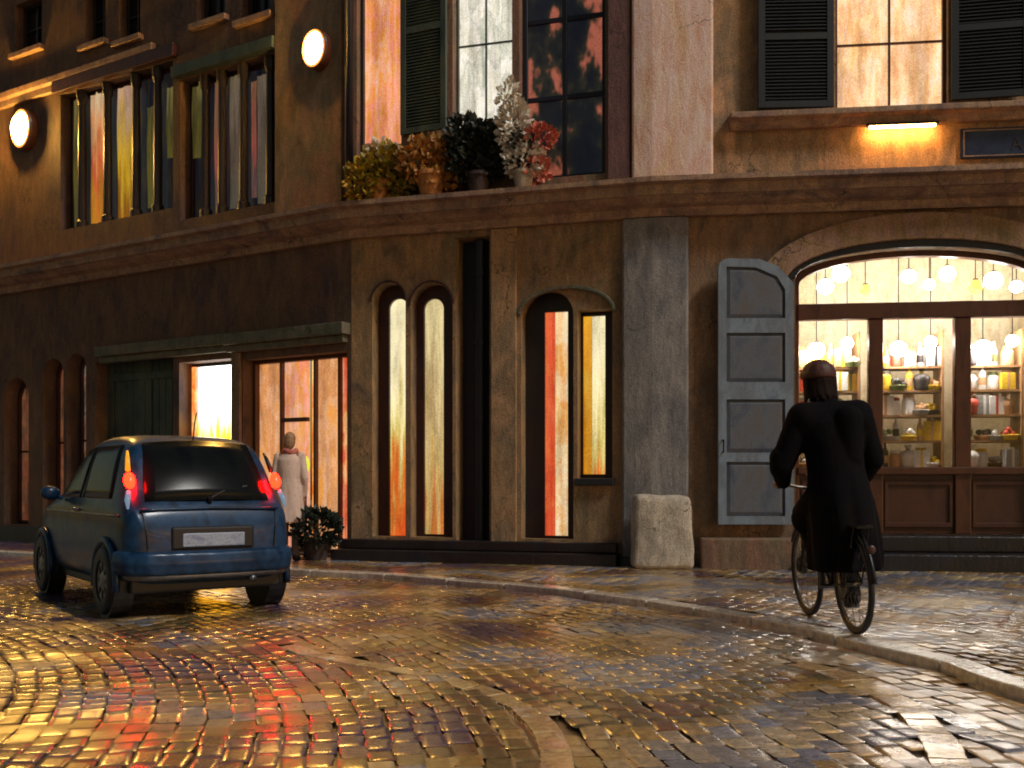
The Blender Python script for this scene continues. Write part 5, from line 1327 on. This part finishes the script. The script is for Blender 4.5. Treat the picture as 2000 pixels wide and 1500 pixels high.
for bi, (ua, ub) in enumerate(bays):
    for ri, z in enumerate(boards):
        combos = set(); u = ua + .13
        while u < ub - .08:
            for _ in range(60):
                kd, a, b_ = rg.choice(kinds_), rg.choice(tones), rg.choice(tones)
                if a != b_ and (kd, a, b_) not in combos: break
            combos.add((kd, a, b_))
            t = proto(kd, a, b_)
            if t.get('fresh'): del t['fresh']
            else: t = copy_tree(t)
            t.location = at_shop(u, z + (.0 if ri == 0 else .001) - (.02 if ri == 0 else 0), -.6 + rg.uniform(-.06, .05)); t.rotation_euler = (0, 0, RZ + rg.uniform(-.3, .3)); t.scale = (rg.uniform(.82, 1.0) if kd == 'bottle' else rg.uniform(1.0, 1.25),) * 3
            c_, nm_, s2 = words_[kd]
            tag(t, f'{a} {nm_} with {b_} {s2} {rowname[ri]} {bayname[bi]}', c_, 'goods in the shop window')
            u += rg.uniform(.125, .165)
# hanging globes: lamps in the bays and in the transom
def globe(u, z, o, r, label, mat, top, g='white globe lamps in the shop'):
    p = at_shop(u, z, o); t = tag(empty('globe_lamp', p), label, 'lamp', g)
    mb = MB(); mb.ellipsoid(p, r, r, r * .95, 18, 12); mb.build('globe', mat, t, smooth=True)
    mb = MB(); mb.tube([p + Vector((0, 0, r * .93)), Vector((p.x, p.y, top))], .006, 6); mb.lathe([(.0, r * .9), (.035, r * .92), (.03, r * 1.1), (0, r * 1.1)], 12, p); mb.build('cord', M['black_metal'], t)
for bi, (ua, ub) in enumerate(bays):
    w_ = ub - ua
    globe(ua + w_ * .3, zb0 - .34, -.42, .1, 'larger white globe lamp hanging in the top of the ' + ('bay by the door leaf', 'middle bay', 'end bay')[bi], M['globe_white'], 4.3)
    globe(ua + w_ * .75, zb0 - .26, -.4, .075, 'smaller white globe lamp hanging in the top of the ' + ('bay by the door leaf', 'middle bay', 'end bay')[bi], M['globe_white'], 4.3)
M['globe_gold'] = glow('globe_gold', (1.0, .62, .12), 1.6)
tr_spots = [(1612, 560, .1, 'w'), (1642, 535, .11, 'w'), (1690, 566, .07, 'g'), (1775, 540, .09, 'w'), (1815, 556, .07, 'w'), (1850, 535, .1, 'w'), (1905, 560, .09, 'g'), (1940, 548, .11, 'w'), (1985, 560, .08, 'w')]
ordn = ['first', 'second', 'third', 'fourth', 'fifth', 'sixth', 'seventh', 'eighth', 'ninth']
for i, (x, y, r_, k) in enumerate(tr_spots):
    o_ = -.45 - .08 * (i % 3)
    globe(SD.u(x, o_), SD.z(x, y, o_), o_, r_, f'{"gold" if k == "g" else "white"} globe lamp behind the arched transom, {ordn[i]} from the corner pier', M['globe_gold' if k == 'g' else 'globe_soft'], 4.3, 'globe lamps behind the transom')

# ================================================================== LIGHT, SKY, CAMERA
w = bpy.data.worlds.new('World'); SC.world = w; w.use_nodes = True
nt = w.node_tree; bg = nt.nodes['Background']
sky = nt.nodes.new('ShaderNodeTexSky'); sky.sky_type = 'NISHITA'; sky.sun_disc = False
SUN_EL, SUN_AZ = 46.0, 54.0
sky.sun_elevation = R(3.0); sky.sun_rotation = R(180 - SUN_AZ)
nt.links.new(sky.outputs['Color'], bg.inputs['Color']); bg.inputs['Strength'].default_value = .075
sl = bpy.data.lights.new('sun', 'SUN'); sl.energy = 1.45; sl.angle = R(10); sl.color = (1.0, .95, .88)
so = bpy.data.objects.new('sun', sl); COL.objects.link(so)
so.rotation_euler = (R(90 - SUN_EL), 0, R(SUN_AZ))
cam = bpy.data.cameras.new('camera'); co = bpy.data.objects.new('camera', cam); COL.objects.link(co)
co.location = (0, 0, EYE); co.rotation_euler = (R(90), 0, 0)
cam.sensor_fit = 'HORIZONTAL'; cam.sensor_width = 36; cam.lens = 36 * F / 2000; cam.shift_y = (HZ - 750) / 2000
cam.clip_start = .05; cam.clip_end = 500
SC.camera = co
SC.view_settings.view_transform = 'Standard'; SC.view_settings.look = 'None'; SC.view_settings.exposure = .35; SC.view_settings.gamma = 1
SC.cycles.use_denoising = True; SC.cycles.filter_width = 1.9; SC.cycles.sample_clamp_indirect = 4; SC.cycles.max_bounces = 6
SC.cycles.use_adaptive_sampling = True
